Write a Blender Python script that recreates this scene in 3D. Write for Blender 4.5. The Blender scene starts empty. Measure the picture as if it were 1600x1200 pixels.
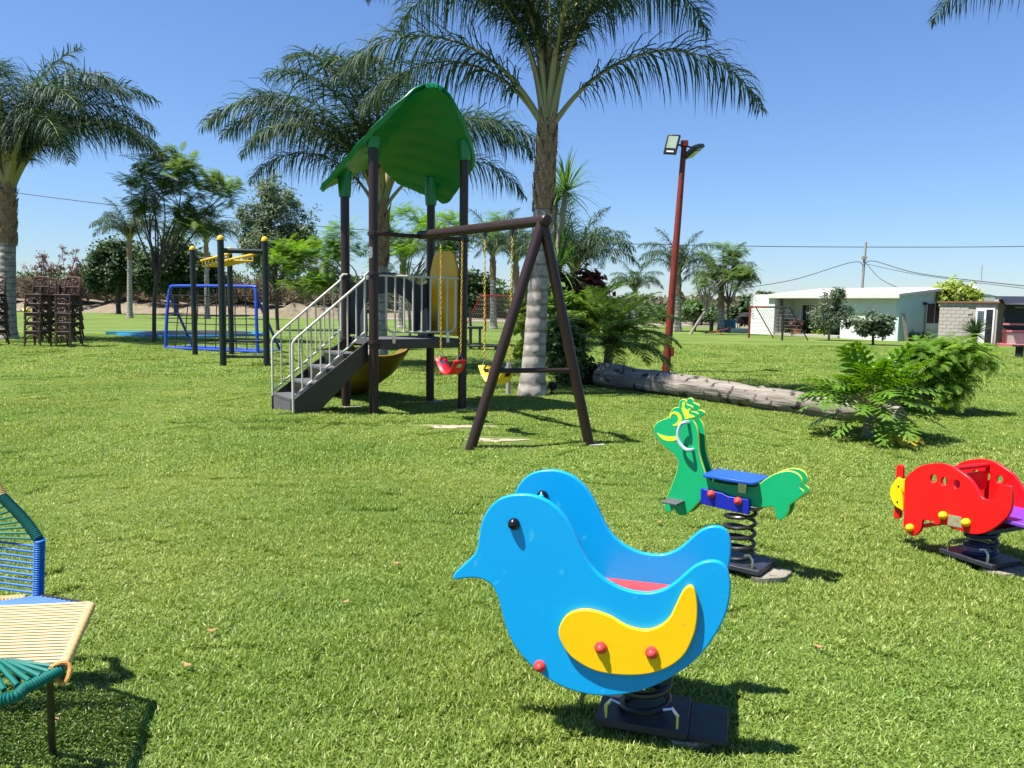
import bpy, bmesh, math, random
import numpy as np
from mathutils import Vector, Matrix
random.seed(7); rng = np.random.default_rng(7)
S = bpy.context.scene
COL = S.collection
# ------------------------------------------------------------------ camera
PITCH = math.radians(5.85); ROLL = math.radians(0.9); EYE = 1.6
fw = Vector((0, math.cos(PITCH), -math.sin(PITCH))); up0 = Vector((0, math.sin(PITCH), math.cos(PITCH))); rt0 = Vector((1, 0, 0))
RT = rt0*math.cos(ROLL) + up0*math.sin(ROLL); UP = up0*math.cos(ROLL) - rt0*math.sin(ROLL)
cam = bpy.data.cameras.new('camera'); camo = bpy.data.objects.new('camera', cam); COL.objects.link(camo)
camo.matrix_world = Matrix(((RT.x, UP.x, -fw.x, 0), (RT.y, UP.y, -fw.y, 0), (RT.z, UP.z, -fw.z, EYE), (0, 0, 0, 1)))
cam.sensor_fit = 'HORIZONTAL'; cam.sensor_width = 36; cam.lens = 27; cam.clip_end = 9000; cam.clip_start = 0.05
S.camera = camo
CP = Vector((0, 0, EYE))
def ray(px, py): return fw + RT*((px-800)/1200) + UP*((600-py)/1200)
def G(px, py, z=0.0):
    d = ray(px, py); return CP + d*((z-EYE)/d.z)
def P(px, py, Y):
    d = ray(px, py); return CP + d*(Y/d.y)
def PL(px, py, q, n):
    d = ray(px, py); return CP + d*((q-CP).dot(n)/d.dot(n))
# ------------------------------------------------------------------ light
SUN = Vector((-1.18, -0.44, 2.56)).normalized()
world = bpy.data.worlds.new('World'); S.world = world; world.use_nodes = True
wn = world.node_tree; bg = wn.nodes['Background']
sky = wn.nodes.new('ShaderNodeTexSky'); sky.sky_type = 'NISHITA'; sky.sun_disc = False
sky.sun_elevation = math.asin(SUN.z); sky.sun_rotation = math.atan2(SUN.x, SUN.y)
sky.altitude = 1500; sky.air_density = 1.5; sky.dust_density = 0.3; sky.ozone_density = 5
gm = wn.nodes.new('ShaderNodeGamma'); gm.inputs[1].default_value = .92
tn = wn.nodes.new('ShaderNodeMix'); tn.data_type = 'RGBA'; tn.blend_type = 'MULTIPLY'; tn.inputs[0].default_value = 1; tn.inputs[7].default_value = (.79, .97, 1.29, 1)
wn.links.new(sky.outputs[0], gm.inputs[0]); wn.links.new(gm.outputs[0], tn.inputs[6]); wn.links.new(tn.outputs[2], bg.inputs[0]); bg.inputs[1].default_value = 0.0585
sl = bpy.data.lights.new('sun', 'SUN'); sl.energy = 4.6; sl.angle = math.radians(0.5); sl.color = (1, .955, .88)
so = bpy.data.objects.new('sun', sl); COL.objects.link(so); so.location = (-20, -4, 40)
so.rotation_euler = (-SUN).to_track_quat('-Z', 'Y').to_euler()
S.view_settings.view_transform = 'Standard'; S.view_settings.look = 'None'
S.view_settings.exposure = 1.27; S.view_settings.gamma = 1; S.view_settings.use_curve_mapping = False
# ------------------------------------------------------------------ materials
M = {}
def mat(name, col, rough=.6, metal=0.0, col2=None, nscale=4.0, mix=.5, bump=0.0, bscale=30.0, spec=.4, coat=0.0, stretch=None, wear=None):
    m = bpy.data.materials.new(name); m.use_nodes = True; t = m.node_tree; b = t.nodes['Principled BSDF']
    b.inputs['Base Color'].default_value = (*col, 1); b.inputs['Roughness'].default_value = rough
    b.inputs['Metallic'].default_value = metal; b.inputs['Specular IOR Level'].default_value = spec
    b.inputs['Coat Weight'].default_value = coat; b.inputs['Coat Roughness'].default_value = .15
    tc = t.nodes.new('ShaderNodeTexCoord'); mp = t.nodes.new('ShaderNodeMapping'); t.links.new(tc.outputs['Object'], mp.inputs[0])
    if stretch: mp.inputs['Scale'].default_value = stretch
    if col2:
        n = t.nodes.new('ShaderNodeTexNoise'); n.inputs['Scale'].default_value = nscale; n.inputs['Detail'].default_value = 7; n.inputs['Roughness'].default_value = .65
        t.links.new(mp.outputs[0], n.inputs['Vector'])
        r = t.nodes.new('ShaderNodeValToRGB'); r.color_ramp.elements[0].position = .5-mix/2; r.color_ramp.elements[1].position = .5+mix/2
        r.color_ramp.elements[0].color = (*col, 1); r.color_ramp.elements[1].color = (*col2, 1)
        t.links.new(n.outputs[0], r.inputs[0]); out = r.outputs[0]
        if wear:
            n3 = t.nodes.new('ShaderNodeTexNoise'); n3.inputs['Scale'].default_value = wear[1]; n3.inputs['Detail'].default_value = 9
            t.links.new(tc.outputs['Object'], n3.inputs['Vector'])
            r3 = t.nodes.new('ShaderNodeValToRGB'); r3.color_ramp.elements[0].position = wear[2]; r3.color_ramp.elements[1].position = wear[2]+.06
            t.links.new(n3.outputs[0], r3.inputs[0])
            mx = t.nodes.new('ShaderNodeMix'); mx.data_type = 'RGBA'; mx.inputs[7].default_value = (*wear[0], 1)
            t.links.new(r3.outputs[0], mx.inputs[0]); t.links.new(out, mx.inputs[6]); out = mx.outputs[2]
        t.links.new(out, b.inputs['Base Color'])
    if bump:
        n2 = t.nodes.new('ShaderNodeTexNoise'); n2.inputs['Scale'].default_value = bscale; n2.inputs['Detail'].default_value = 6
        t.links.new(mp.outputs[0], n2.inputs['Vector'])
        bp = t.nodes.new('ShaderNodeBump'); bp.inputs['Strength'].default_value = bump; bp.inputs['Distance'].default_value = .02
        t.links.new(n2.outputs[0], bp.inputs['Height']); t.links.new(bp.outputs[0], b.inputs['Normal'])
    M[name] = m; return m
def leafmat(name, c1, c2, c3=None, rough=.5, trans=.3, spec=.35):
    m = bpy.data.materials.new(name); m.use_nodes = True; t = m.node_tree; b = t.nodes['Principled BSDF']
    a = t.nodes.new('ShaderNodeAttribute'); a.attribute_name = 'v'
    r = t.nodes.new('ShaderNodeValToRGB'); e = r.color_ramp.elements
    e[0].color = (*c1, 1); e[1].color = (*c2, 1); e[1].position = .8 if c3 else 1
    if c3: x = e.new(1.0); x.color = (*c3, 1)
    t.links.new(a.outputs['Fac'], r.inputs[0]); t.links.new(r.outputs[0], b.inputs['Base Color'])
    b.inputs['Roughness'].default_value = rough; b.inputs['Specular IOR Level'].default_value = spec
    tr = t.nodes.new('ShaderNodeBsdfTranslucent'); mx = t.nodes.new('ShaderNodeMixShader'); mx.inputs[0].default_value = trans
    hs = t.nodes.new('ShaderNodeHueSaturation'); hs.inputs['Value'].default_value = 1.6; hs.inputs['Saturation'].default_value = 1.1
    t.links.new(r.outputs[0], hs.inputs['Color']); t.links.new(hs.outputs[0], tr.inputs[0])
    t.links.new(b.outputs[0], mx.inputs[1]); t.links.new(tr.outputs[0], mx.inputs[2]); t.links.new(mx.outputs[0], t.nodes['Material Output'].inputs[0])
    M[name] = m; return m
mat('blue_plastic', (0.0, .31, .68), .38, col2=(0.0, .33, .72), nscale=3, bump=.03, bscale=60, coat=.15, wear=((.03, .40, .70), 30, .66))
mat('yellow_plastic', (.86, .50, .003), .4, col2=(.88, .54, .004), nscale=4, bump=.03, bscale=60, coat=.1, wear=((.62, .42, .05), 22, .71))
mat('coral_plastic', (.60, .035, .035), .38, col2=(.66, .06, .05), nscale=20)
mat('black_plastic', (.006, .006, .008), .22)
mat('green_plastic', (.004, .32, .12), .38, col2=(.006, .36, .14), nscale=4, bump=.03, bscale=60, wear=((.02, .34, .16), 16, .70))
mat('lime_core', (.55, .68, .03), .5)
mat('navy_plastic', (.008, .012, .28), .36, col2=(.01, .02, .34), nscale=5)
mat('seat_blue', (.012, .07, .42), .4, col2=(.02, .10, .48), nscale=6, bump=.05, bscale=200)
mat('red_plastic', (.66, .004, .006), .34, col2=(.72, .008, .010), nscale=4, bump=.03, bscale=60, coat=.1, wear=((.6, .03, .03), 20, .71))
mat('purple_plastic', (.14, .04, .36), .4)
mat('black_steel', (.010, .010, .011), .35, col2=(.022, .02, .02), nscale=20, spec=.6)
mat('navy_steel', (.006, .010, .05), .4, col2=(.02, .02, .07), nscale=12)
mat('plate_steel', (.012, .014, .024), .5, col2=(.03, .03, .04), nscale=14, bump=.1)
mat('concrete', (.30, .27, .22), .9, col2=(.44, .41, .35), nscale=9, bump=.4, bscale=40)
mat('dirty_concrete', (.16, .14, .11), .95, col2=(.30, .27, .22), nscale=14, bump=.5, bscale=40, wear=((.10, .09, .05), 18, .56))
mat('bright_metal', (.55, .55, .55), .3, 1.0)
mat('grey_handle', (.42, .50, .55), .35)
mat('brown_paint', (.022, .009, .008), .42, col2=(.034, .016, .014), nscale=6, bump=.08, bscale=30, wear=((.075, .05, .045), 30, .68), stretch=(1, 1, .3))
mat('white_pipe', (.58, .55, .46), .45, col2=(.46, .43, .36), nscale=8, wear=((.30, .26, .2), 40, .72))
mat('roof_green', (.001, .17, .045), .4, col2=(.001, .20, .056), nscale=2.5, bump=.08, bscale=14, coat=.1)
mat('deck_grey', (.06, .06, .063), .75, col2=(.11, .11, .115), nscale=12, bump=.3, bscale=80)
mat('panel_grey', (.035, .042, .05), .5, col2=(.05, .058, .065), nscale=4)
mat('slide_shaded_yellow', (.20, .125, .012), .5, col2=(.16, .10, .012), nscale=3)  # yellow plastic darkened to brown, shade of the underside put into the base colour
mat('chain_yellow', (.66, .46, .05), .45, col2=(.5, .33, .04), nscale=40, wear=((.2, .12, .06), 60, .66))
mat('panel_yellow', (.80, .42, .003), .45, col2=(.74, .37, .003), nscale=3)
mat('swing_red', (.62, .012, .02), .42)
mat('swing_yellow', (.76, .52, .01), .42)
mat('sticker', (.30, .33, .33), .5, col2=(.08, .09, .10), nscale=60, mix=.1)
mat('plaque', (.16, .22, .13), .5, col2=(.32, .30, .2), nscale=60, mix=.2)
mat('orange_print', (.5, .16, .02), .5)
mat('dark_post', (.008, .014, .014), .4, col2=(.015, .024, .024), nscale=8)
mat('cap_yellow', (.72, .42, .01), .4)
mat('blue_pipe', (.012, .045, .36), .4, col2=(.02, .07, .42), nscale=10)
mat('rope_black', (.015, .015, .02), .9)
mat('teal_pad', (.01, .20, .24), .6, col2=(.012, .15, .36), nscale=1.2)
mat('mat_black', (.012, .012, .013), .8)
mat('chair_wood', (.040, .020, .012), .5, col2=(.085, .042, .024), nscale=14, stretch=(1, 1, .2), bump=.1)
mat('rust_red', (.15, .018, .010), .55, col2=(.24, .035, .018), nscale=5, bump=.1, wear=((.05, .012, .01), 9, .62))
mat('goal_red', (.36, .02, .015), .5)
mat('net_grey', (.16, .13, .11), .9)
mat('lamp_black', (.014, .018, .018), .4)
mat('lamp_glass', (.42, .50, .40), .12, col2=(.30, .38, .30), nscale=10)
mat('log_wood', (.09, .075, .06), .9, col2=(.32, .285, .24), nscale=3.2, mix=.45, bump=1.0, bscale=9, stretch=(.35, 3.2, 3.2), wear=((.03, .024, .02), 6, .57))
mat('log_end', (.16, .13, .10), .9, col2=(.30, .25, .20), nscale=20, bump=.6)
mat('bark_dark', (.045, .035, .028), .9, col2=(.10, .085, .07), nscale=8, bump=.8, bscale=20, stretch=(1, 1, .3))
mat('bark_pale', (.20, .17, .13), .9, col2=(.32, .28, .22), nscale=8, bump=.6, bscale=20, stretch=(1, 1, .3))
mat('boot_brown', (.17, .105, .055), .9, col2=(.36, .25, .15), nscale=7, bump=.9, bscale=40, stretch=(3, 3, .4))
mat('petiole', (.20, .24, .08), .5, col2=(.34, .27, .12), nscale=3)
mat('cord_green', (.004, .11, .09), .5, spec=.25, col2=(.006, .14, .11), nscale=9)
mat('cord_teal_rim', (.006, .10, .10), .5, spec=.25, col2=(.01, .13, .11), nscale=9)
mat('cord_blue', (.006, .10, .38), .5, spec=.25, col2=(.008, .14, .46), nscale=9)
mat('cord_cream', (.50, .33, .13), .4, col2=(.58, .40, .18), nscale=9)
mat('cord_orange', (.66, .32, .09), .35)
mat('white_wall', (.62, .64, .60), .9, col2=(.55, .58, .54), nscale=1.5, bump=.1, bscale=20, wear=((.50, .52, .48), 3, .70))
mat('mint_wall', (.42, .53, .51), .9, col2=(.48, .58, .56), nscale=1.5, bump=.1, bscale=20)
mat('roof_white', (.56, .55, .50), .8, col2=(.50, .49, .45), nscale=2)
mat('dark_trim', (.10, .09, .08), .8)  # dark grey-brown trim, porch ceiling and post
mat('window_glass', (.02, .02, .03), .12, spec=.7)
mat('curtain_plum', (.07, .035, .045), .8)
mat('frame_white', (.7, .7, .68), .5)
mat('block_grey', (.30, .27, .23), .95, col2=(.40, .37, .32), nscale=5, bump=.5, bscale=30)
mat('brick_trim', (.20, .08, .05), .9)
mat('pink_paint', (.55, .16, .18), .6)
mat('tarp_navy', (.012, .016, .030), .6)
mat('mesh_grey', (.05, .065, .085), .8, col2=(.065, .085, .105), nscale=3)
mat('tank_white', (.7, .68, .62), .6)
mat('pole_grey', (.30, .28, .26), .8)
mat('wire', (.05, .055, .065), .6)
mat('bush_stem', (.10, .06, .04), .9)
mat('terracotta', (.35, .12, .06), .9)
mat('rock', (.22, .20, .17), .95, col2=(.36, .32, .27), nscale=3, bump=.5)
mat('dry_leaf', (.34, .17, .08), .8)
leafmat('palm_leaf', (.022, .050, .024), (.060, .105, .042), (.15, .17, .055), rough=.55, trans=.22, spec=.22)
leafmat('date_leaf', (.07, .14, .022), (.20, .31, .05), (.32, .38, .10), rough=.4, trans=.3)
leafmat('dead_leaf', (.20, .13, .07), (.34, .24, .14), None, rough=.8, trans=.15)
leafmat('yucca_leaf', (.05, .12, .02), (.14, .24, .06), (.22, .30, .10), rough=.45, trans=.25)
leafmat('feather_leaf', (.07, .15, .015), (.19, .33, .03), (.28, .40, .06), rough=.55, trans=.45)
leafmat('feather_dark', (.06, .11, .022), (.15, .23, .05), (.22, .29, .08), rough=.55, trans=.35)
leafmat('olive_leaf', (.05, .085, .035), (.16, .21, .11), (.28, .33, .20), rough=.5, trans=.25)
leafmat('citrus_leaf', (.020, .045, .016), (.055, .095, .03), (.11, .15, .05), rough=.55, trans=.2, spec=.25)
leafmat('bush_leaf', (.035, .08, .02), (.10, .17, .045), (.16, .22, .07), rough=.5, trans=.3)
leafmat('scrub_leaf', (.09, .085, .045), (.18, .17, .10), (.26, .23, .16), rough=.8, trans=.2)
leafmat('dry_twig', (.11, .088, .05), (.22, .175, .105), (.30, .25, .16), rough=.9, trans=.1)
leafmat('seed_red', (.12, .05, .04), (.24, .12, .10), None, rough=.9, trans=.1)
leafmat('copper_leaf', (.045, .012, .012), (.13, .035, .03), (.22, .08, .06), rough=.5, trans=.25)
leafmat('philo_leaf', (.05, .13, .012), (.15, .28, .024), (.25, .37, .045), rough=.42, trans=.3, spec=.4)
leafmat('yellow_leaf', (.55, .36, .02), (.70, .50, .04), None, rough=.5, trans=.3)
leafmat('lime_leaf', (.16, .24, .03), (.34, .40, .08), (.46, .46, .14), rough=.45, trans=.35)
leafmat('grass_blade', (.080, .145, .016), (.29, .385, .070), (.60, .61, .26), rough=.5, trans=.33, spec=.35)
def vary_grass(m):
    t = m.node_tree; r = [n for n in t.nodes if n.type == 'VALTORGB'][0]; geo = t.nodes.new('ShaderNodeNewGeometry')
    n = t.nodes.new('ShaderNodeTexNoise'); n.inputs['Scale'].default_value = .55; n.inputs['Detail'].default_value = 5; t.links.new(geo.outputs['Position'], n.inputs[0])
    q = t.nodes.new('ShaderNodeValToRGB'); q.color_ramp.elements[0].position = .36; q.color_ramp.elements[1].position = .64; q.color_ramp.elements[0].color = (.80, .89, .82, 1); q.color_ramp.elements[1].color = (1.08, 1.0, 1.05, 1)
    t.links.new(n.outputs[0], q.inputs[0]); mx = t.nodes.new('ShaderNodeMix'); mx.data_type = 'RGBA'; mx.blend_type = 'MULTIPLY'; mx.inputs[0].default_value = 1
    tg = [(l.to_socket) for l in r.outputs[0].links]; t.links.new(r.outputs[0], mx.inputs[6]); t.links.new(q.outputs[0], mx.inputs[7])
    for k in tg: t.links.new(mx.outputs[2], k)
vary_grass(M['grass_blade'])
# lawn base
def lawn_mat():
    m = bpy.data.materials.new('lawn_turf'); m.use_nodes = True; t = m.node_tree; b = t.nodes['Principled BSDF']
    geo = t.nodes.new('ShaderNodeNewGeometry')
    def noise(scale, det=6, vec=None, rough=.6):
        n = t.nodes.new('ShaderNodeTexNoise'); n.inputs['Scale'].default_value = scale; n.inputs['Detail'].default_value = det; n.inputs['Roughness'].default_value = rough
        t.links.new(vec or geo.outputs['Position'], n.inputs['Vector']); return n
    def ramp(src, stops):
        r = t.nodes.new('ShaderNodeValToRGB'); e = r.color_ramp.elements
        e[0].position, e[0].color = stops[0][0], (*stops[0][1], 1); e[1].position, e[1].color = stops[-1][0], (*stops[-1][1], 1)
        for p, c in stops[1:-1]: x = e.new(p); x.color = (*c, 1)
        t.links.new(src, r.inputs[0]); return r
    fine = ramp(noise(55, 8, rough=.75).outputs[0], [(.3, (.05, .095, .015)), (.5, (.12, .178, .036)), (.72, (.23, .28, .068))])
    big = noise(.35, 5)
    mp = t.nodes.new('ShaderNodeMapping'); mp.inputs['Scale'].default_value = (.05, .5, 1); t.links.new(geo.outputs['Position'], mp.inputs[0])
    band = noise(1.0, 4, mp.outputs[0])
    patch = ramp(big.outputs[0], [(.35, (.78, .86, .8)), (.65, (1.2, 1.1, 1.1))])
    bandr = ramp(band.outputs[0], [(.38, (.78, .84, .78)), (.55, (1, 1, 1)), (.7, (1.5, 1.28, 1.5))])
    m1 = t.nodes.new('ShaderNodeMix'); m1.data_type = 'RGBA'; m1.blend_type = 'MULTIPLY'; m1.inputs[0].default_value = 1
    m2 = t.nodes.new('ShaderNodeMix'); m2.data_type = 'RGBA'; m2.blend_type = 'MULTIPLY'; m2.inputs[0].default_value = 1
    t.links.new(fine.outputs[0], m1.inputs[6]); t.links.new(patch.outputs[0], m1.inputs[7])
    t.links.new(m1.outputs[2], m2.inputs[6]); t.links.new(bandr.outputs[0], m2.inputs[7]); t.links.new(m2.outputs[2], b.inputs['Base Color'])
    b.inputs['Roughness'].default_value = .9; b.inputs['Specular IOR Level'].default_value = .15
    bp = t.nodes.new('ShaderNodeBump'); bp.inputs['Strength'].default_value = .8; bp.inputs['Distance'].default_value = .03
    t.links.new(noise(70, 6, rough=.8).outputs[0], bp.inputs['Height']); t.links.new(bp.outputs[0], b.inputs['Normal'])
    M['lawn_turf'] = m
lawn_mat()
mat('dry_ground', (.15, .12, .08), .95, col2=(.24, .19, .135), nscale=.6, bump=.5, bscale=8, wear=((.16, .15, .07), 2, .56))
mat('dirt_bank', (.14, .112, .072), .95, col2=(.23, .188, .125), nscale=.9, bump=.8, bscale=5, wear=((.15, .11, .07), 1.3, .55))
mat('bare_soil', (.30, .24, .16), .95, col2=(.44, .38, .28), nscale=9, bump=.6, bscale=40, wear=((.12, .12, .05), 9, .54))
# palm trunk with ring scars
def trunk_mat(name, c1, c2, freq):
    m = bpy.data.materials.new(name); m.use_nodes = True; t = m.node_tree; b = t.nodes['Principled BSDF']
    tc = t.nodes.new('ShaderNodeTexCoord')
    w = t.nodes.new('ShaderNodeTexWave'); w.bands_direction = 'Z'; w.inputs['Scale'].default_value = freq; w.inputs['Distortion'].default_value = 2.2; w.inputs['Detail'].default_value = 3; w.inputs['Detail Scale'].default_value = 1.5
    t.links.new(tc.outputs['Object'], w.inputs[0])
    n = t.nodes.new('ShaderNodeTexNoise'); n.inputs['Scale'].default_value = 6; n.inputs['Detail'].default_value = 9; t.links.new(tc.outputs['Object'], n.inputs[0])
    r = t.nodes.new('ShaderNodeValToRGB'); r.color_ramp.elements[0].position = .3; r.color_ramp.elements[1].position = .7
    r.color_ramp.elements[0].color = (*c1, 1); r.color_ramp.elements[1].color = (*c2, 1); t.links.new(n.outputs[0], r.inputs[0])
    rr = t.nodes.new('ShaderNodeValToRGB'); rr.color_ramp.elements[0].color = (.45, .43, .4, 1); rr.color_ramp.elements[1].color = (1, 1, 1, 1); rr.color_ramp.elements[1].position = .22
    t.links.new(w.outputs[1], rr.inputs[0])
    mx = t.nodes.new('ShaderNodeMix'); mx.data_type = 'RGBA'; mx.blend_type = 'MULTIPLY'; mx.inputs[0].default_value = .85
    t.links.new(r.outputs[0], mx.inputs[6]); t.links.new(rr.outputs[0], mx.inputs[7]); t.links.new(mx.outputs[2], b.inputs['Base Color'])
    b.inputs['Roughness'].default_value = .9
    bp = t.nodes.new('ShaderNodeBump'); bp.inputs['Strength'].default_value = .6; bp.inputs['Distance'].default_value = .02
    ad = t.nodes.new('ShaderNodeMath'); t.links.new(w.outputs[1], ad.inputs[0]); t.links.new(n.outputs[0], ad.inputs[1])
    t.links.new(ad.outputs[0], bp.inputs['Height']); t.links.new(bp.outputs[0], b.inputs['Normal']); M[name] = m
trunk_mat('palm_trunk', (.20, .175, .145), (.40, .37, .33), 1.35)
# ------------------------------------------------------------------ object helpers
ORG = {}
def tag(o, label=None, cat=None, group=None, kind=None):
    if label: o['label'] = label
    if cat: o['category'] = cat
    if group: o['group'] = group
    if kind: o['kind'] = kind
    return o
def thing(name, label, cat, loc, group=None):
    o = bpy.data.objects.new(name, None); COL.objects.link(o); o.location = loc; o.empty_display_size = .2
    ORG[o] = Vector(loc); return tag(o, label, cat, group)
def link(name, me, m=None, parent=None, org=None, world_verts=True):
    """mesh in world coordinates -> object whose origin is that of its parent (or org)"""
    o = bpy.data.objects.new(name, me); COL.objects.link(o)
    if m and not me.materials: me.materials.append(M[m])
    og = ORG[parent] if parent is not None else Vector(org if org is not None else (0, 0, 0))
    if world_verts and og.length > 0: me.transform(Matrix.Translation(-og))
    if parent is not None: o.parent = parent
    else: o.location = og
    ORG[o] = og; return o
class MB:
    def __init__(s): s.v = []; s.f = []; s.mi = []; s.cm = 0
    def add(s, vs, fs):
        b = len(s.v); s.v += [tuple(x) for x in vs]; s.f += [tuple(i+b for i in f) for f in fs]; s.mi += [s.cm]*len(fs)
    def box(s, c, size, ax=None, ay=None):
        c = Vector(c); ax = Vector(ax).normalized() if ax else Vector((1, 0, 0)); ay = Vector(ay).normalized() if ay else Vector((-ax.y, ax.x, 0)).normalized(); az = ax.cross(ay)
        h = [x/2 for x in size]; vs = [c+ax*(h[0]*i)+ay*(h[1]*j)+az*(h[2]*k) for i in (-1, 1) for j in (-1, 1) for k in (-1, 1)]
        s.add(vs, [(0, 1, 3, 2), (4, 6, 7, 5), (0, 4, 5, 1), (2, 3, 7, 6), (0, 2, 6, 4), (1, 5, 7, 3)]); return s
    def tube(s, pts, r, n=8, cap=True, closed=False):
        pts = [Vector(p) for p in pts]; N = len(pts); rs = r if isinstance(r, (list, tuple)) else [r]*N
        vs = []; ref = None
        for i, p in enumerate(pts):
            if closed: d = (pts[(i+1) % N]-pts[i-1]).normalized()
            else: d = (pts[min(i+1, N-1)]-pts[max(i-1, 0)]).normalized()
            if ref is None:
                ref = Vector((0, 0, 1)) if abs(d.z) < .9 else Vector((1, 0, 0))
            a = (ref - d*ref.dot(d)).normalized(); b = d.cross(a); ref = a
            for k in range(n):
                t = 2*math.pi*k/n; vs.append(p+(a*math.cos(t)+b*math.sin(t))*rs[i])
        fs = []
        for i in range(N if closed else N-1):
            j = (i+1) % N
            for k in range(n): fs.append((i*n+k, i*n+(k+1) % n, j*n+(k+1) % n, j*n+k))
        if cap and not closed: fs.append(tuple(range(n-1, -1, -1))); fs.append(tuple((N-1)*n+k for k in range(n)))
        s.add(vs, fs); return s
    def lathe(s, c, prof, n=16, axis=(0, 0, 1)):
        c = Vector(c); az = Vector(axis).normalized(); ax = (Vector((1, 0, 0)) if abs(az.x) < .9 else Vector((0, 1, 0))); ax = (ax-az*ax.dot(az)).normalized(); ay = az.cross(ax)
        vs = []; fs = []
        for r, h in prof:
            for k in range(n):
                t = 2*math.pi*k/n; vs.append(c+az*h+(ax*math.cos(t)+ay*math.sin(t))*max(r, 1e-4))
        for i in range(len(prof)-1):
            for k in range(n): fs.append((i*n+k, i*n+(k+1) % n, (i+1)*n+(k+1) % n, (i+1)*n+k))
        fs.append(tuple(range(n-1, -1, -1))); fs.append(tuple((len(prof)-1)*n+k for k in range(n)))
        s.add(vs, fs); return s
    def prism(s, poly, h0, h1):          # poly: xy list, vertical prism
        n = len(poly); vs = [(x, y, h0) for x, y in poly]+[(x, y, h1) for x, y in poly]
        s.add(vs, [tuple(range(n-1, -1, -1)), tuple(range(n, 2*n))]+[(i, (i+1) % n, n+(i+1) % n, n+i) for i in range(n)]); return s
    def mesh(s, name, mats, smooth=True, fix=True):
        me = bpy.data.meshes.new(name); me.from_pydata(s.v, [], s.f)
        for m in ([mats] if isinstance(mats, str) else mats): me.materials.append(M[m])
        me.polygons.foreach_set('material_index', s.mi)
        if fix:
            bm = bmesh.new(); bm.from_mesh(me); bmesh.ops.recalc_face_normals(bm, faces=bm.faces); bm.to_mesh(me); bm.free()
        if smooth:
            me.polygons.foreach_set('use_smooth', [True]*len(me.polygons)); me.set_sharp_from_angle(angle=math.radians(38))
        me.update(); return me
    def build(s, name, m, parent=None, org=None, smooth=True, bevel=0):
        o = link(name, s.mesh(name, m, smooth), None, parent, org)
        if bevel:
            b = o.modifiers.new('bevel', 'BEVEL'); b.width = bevel; b.segments = 2; b.limit_method = 'ANGLE'
        return o
def smooth_loop(pts, k=4):
    out = []; n = len(pts)
    for i in range(n):
        p0, p1, p2, p3 = pts[i-1], pts[i], pts[(i+1) % n], pts[(i+2) % n]
        for j in range(k):
            t = j/k; t2 = t*t; t3 = t2*t
            out.append(tuple(.5*((2*p1[a])+(-p0[a]+p2[a])*t+(2*p0[a]-5*p1[a]+4*p2[a]-p3[a])*t2+(-p0[a]+3*p1[a]-3*p2[a]+p3[a])*t3) for a in (0, 1)))
    return out
def smooth_path(pts, k=6):
    pts = [Vector(p) for p in pts]; out = []
    for i in range(len(pts)-1):
        p0, p1, p2, p3 = pts[max(i-1, 0)], pts[i], pts[i+1], pts[min(i+2, len(pts)-1)]
        for j in range(k):
            t = j/k; out.append(.5*((2*p1)+(-p0+p2)*t+(2*p0-5*p1+4*p2-p3)*t*t+(-p0+3*p1-3*p2+p3)*t**3))
    out.append(pts[-1]); return out
def panel_mesh(name, loops, q, ax, ay, nrm, thick, bevel, m, edge=None):
    """closed loops in plane coordinates -> solid board with rounded edges and real holes; outer face at q, body behind it"""
    cu = bpy.data.curves.new(name, 'CURVE'); cu.dimensions = '2D'; cu.fill_mode = 'BOTH'
    for lp in loops:
        sp = cu.splines.new('POLY'); sp.points.add(len(lp)-1)
        for i, p in enumerate(lp): sp.points[i].co = (p[0], p[1], 0, 1)
        sp.use_cyclic_u = True
    cu.extrude = thick/2-bevel; cu.bevel_depth = bevel; cu.bevel_resolution = 2; cu.offset = -bevel
    ob = bpy.data.objects.new(name, cu)
    me = bpy.data.meshes.new_from_object(ob); bpy.data.objects.remove(ob)
    c = q - nrm*(thick/2)
    me.transform(Matrix(((ax.x, ay.x, nrm.x, c.x), (ax.y, ay.y, nrm.y, c.y), (ax.z, ay.z, nrm.z, c.z), (0, 0, 0, 1))))
    me.materials.clear(); me.materials.append(M[m])
    if edge:
        me.materials.append(M[edge])
        me.polygons.foreach_set('material_index', [0 if abs(p.normal.dot(nrm)) > .9 else 1 for p in me.polygons])
    me.polygons.foreach_set('use_smooth', [True]*len(me.polygons)); me.set_sharp_from_angle(angle=math.radians(50))
    me.name = name; return me
def circle(cx, cy, r, n=20): return [(cx+r*math.cos(2*math.pi*i/n), cy+r*math.sin(2*math.pi*i/n)) for i in range(n)]
def arrmesh(name, V, F, vals=None, m=None, smooth=False):
    V = np.asarray(V, dtype=np.float32).reshape(-1, 3); F = np.asarray(F, dtype=np.int32); k = F.shape[1]
    me = bpy.data.meshes.new(name); me.vertices.add(len(V)); me.vertices.foreach_set('co', V.ravel())
    me.loops.add(F.size); me.loops.foreach_set('vertex_index', F.ravel()); me.polygons.add(len(F))
    me.polygons.foreach_set('loop_start', np.arange(0, F.size, k, dtype=np.int32))
    me.polygons.foreach_set('use_smooth', np.full(len(F), smooth))
    me.update(calc_edges=True)
    if vals is not None:
        a = me.attributes.new('v', 'FLOAT', 'POINT'); a.data.foreach_set('value', np.asarray(vals, dtype=np.float32))
    if m: me.materials.append(M[m])
    return me
def copy_tree(o, parent=None):
    c = o.copy(); COL.objects.link(c); c.parent = parent; ORG[c] = ORG.get(o, Vector())
    for ch in KIDS.get(o, []): copy_tree(ch, c)
    return c
KIDS = {}
def kids_of(root):
    for o in list(bpy.data.objects):
        if o.parent is not None:
            KIDS.setdefault(o.parent, [])
            if o not in KIDS[o.parent]: KIDS[o.parent].append(o)
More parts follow.
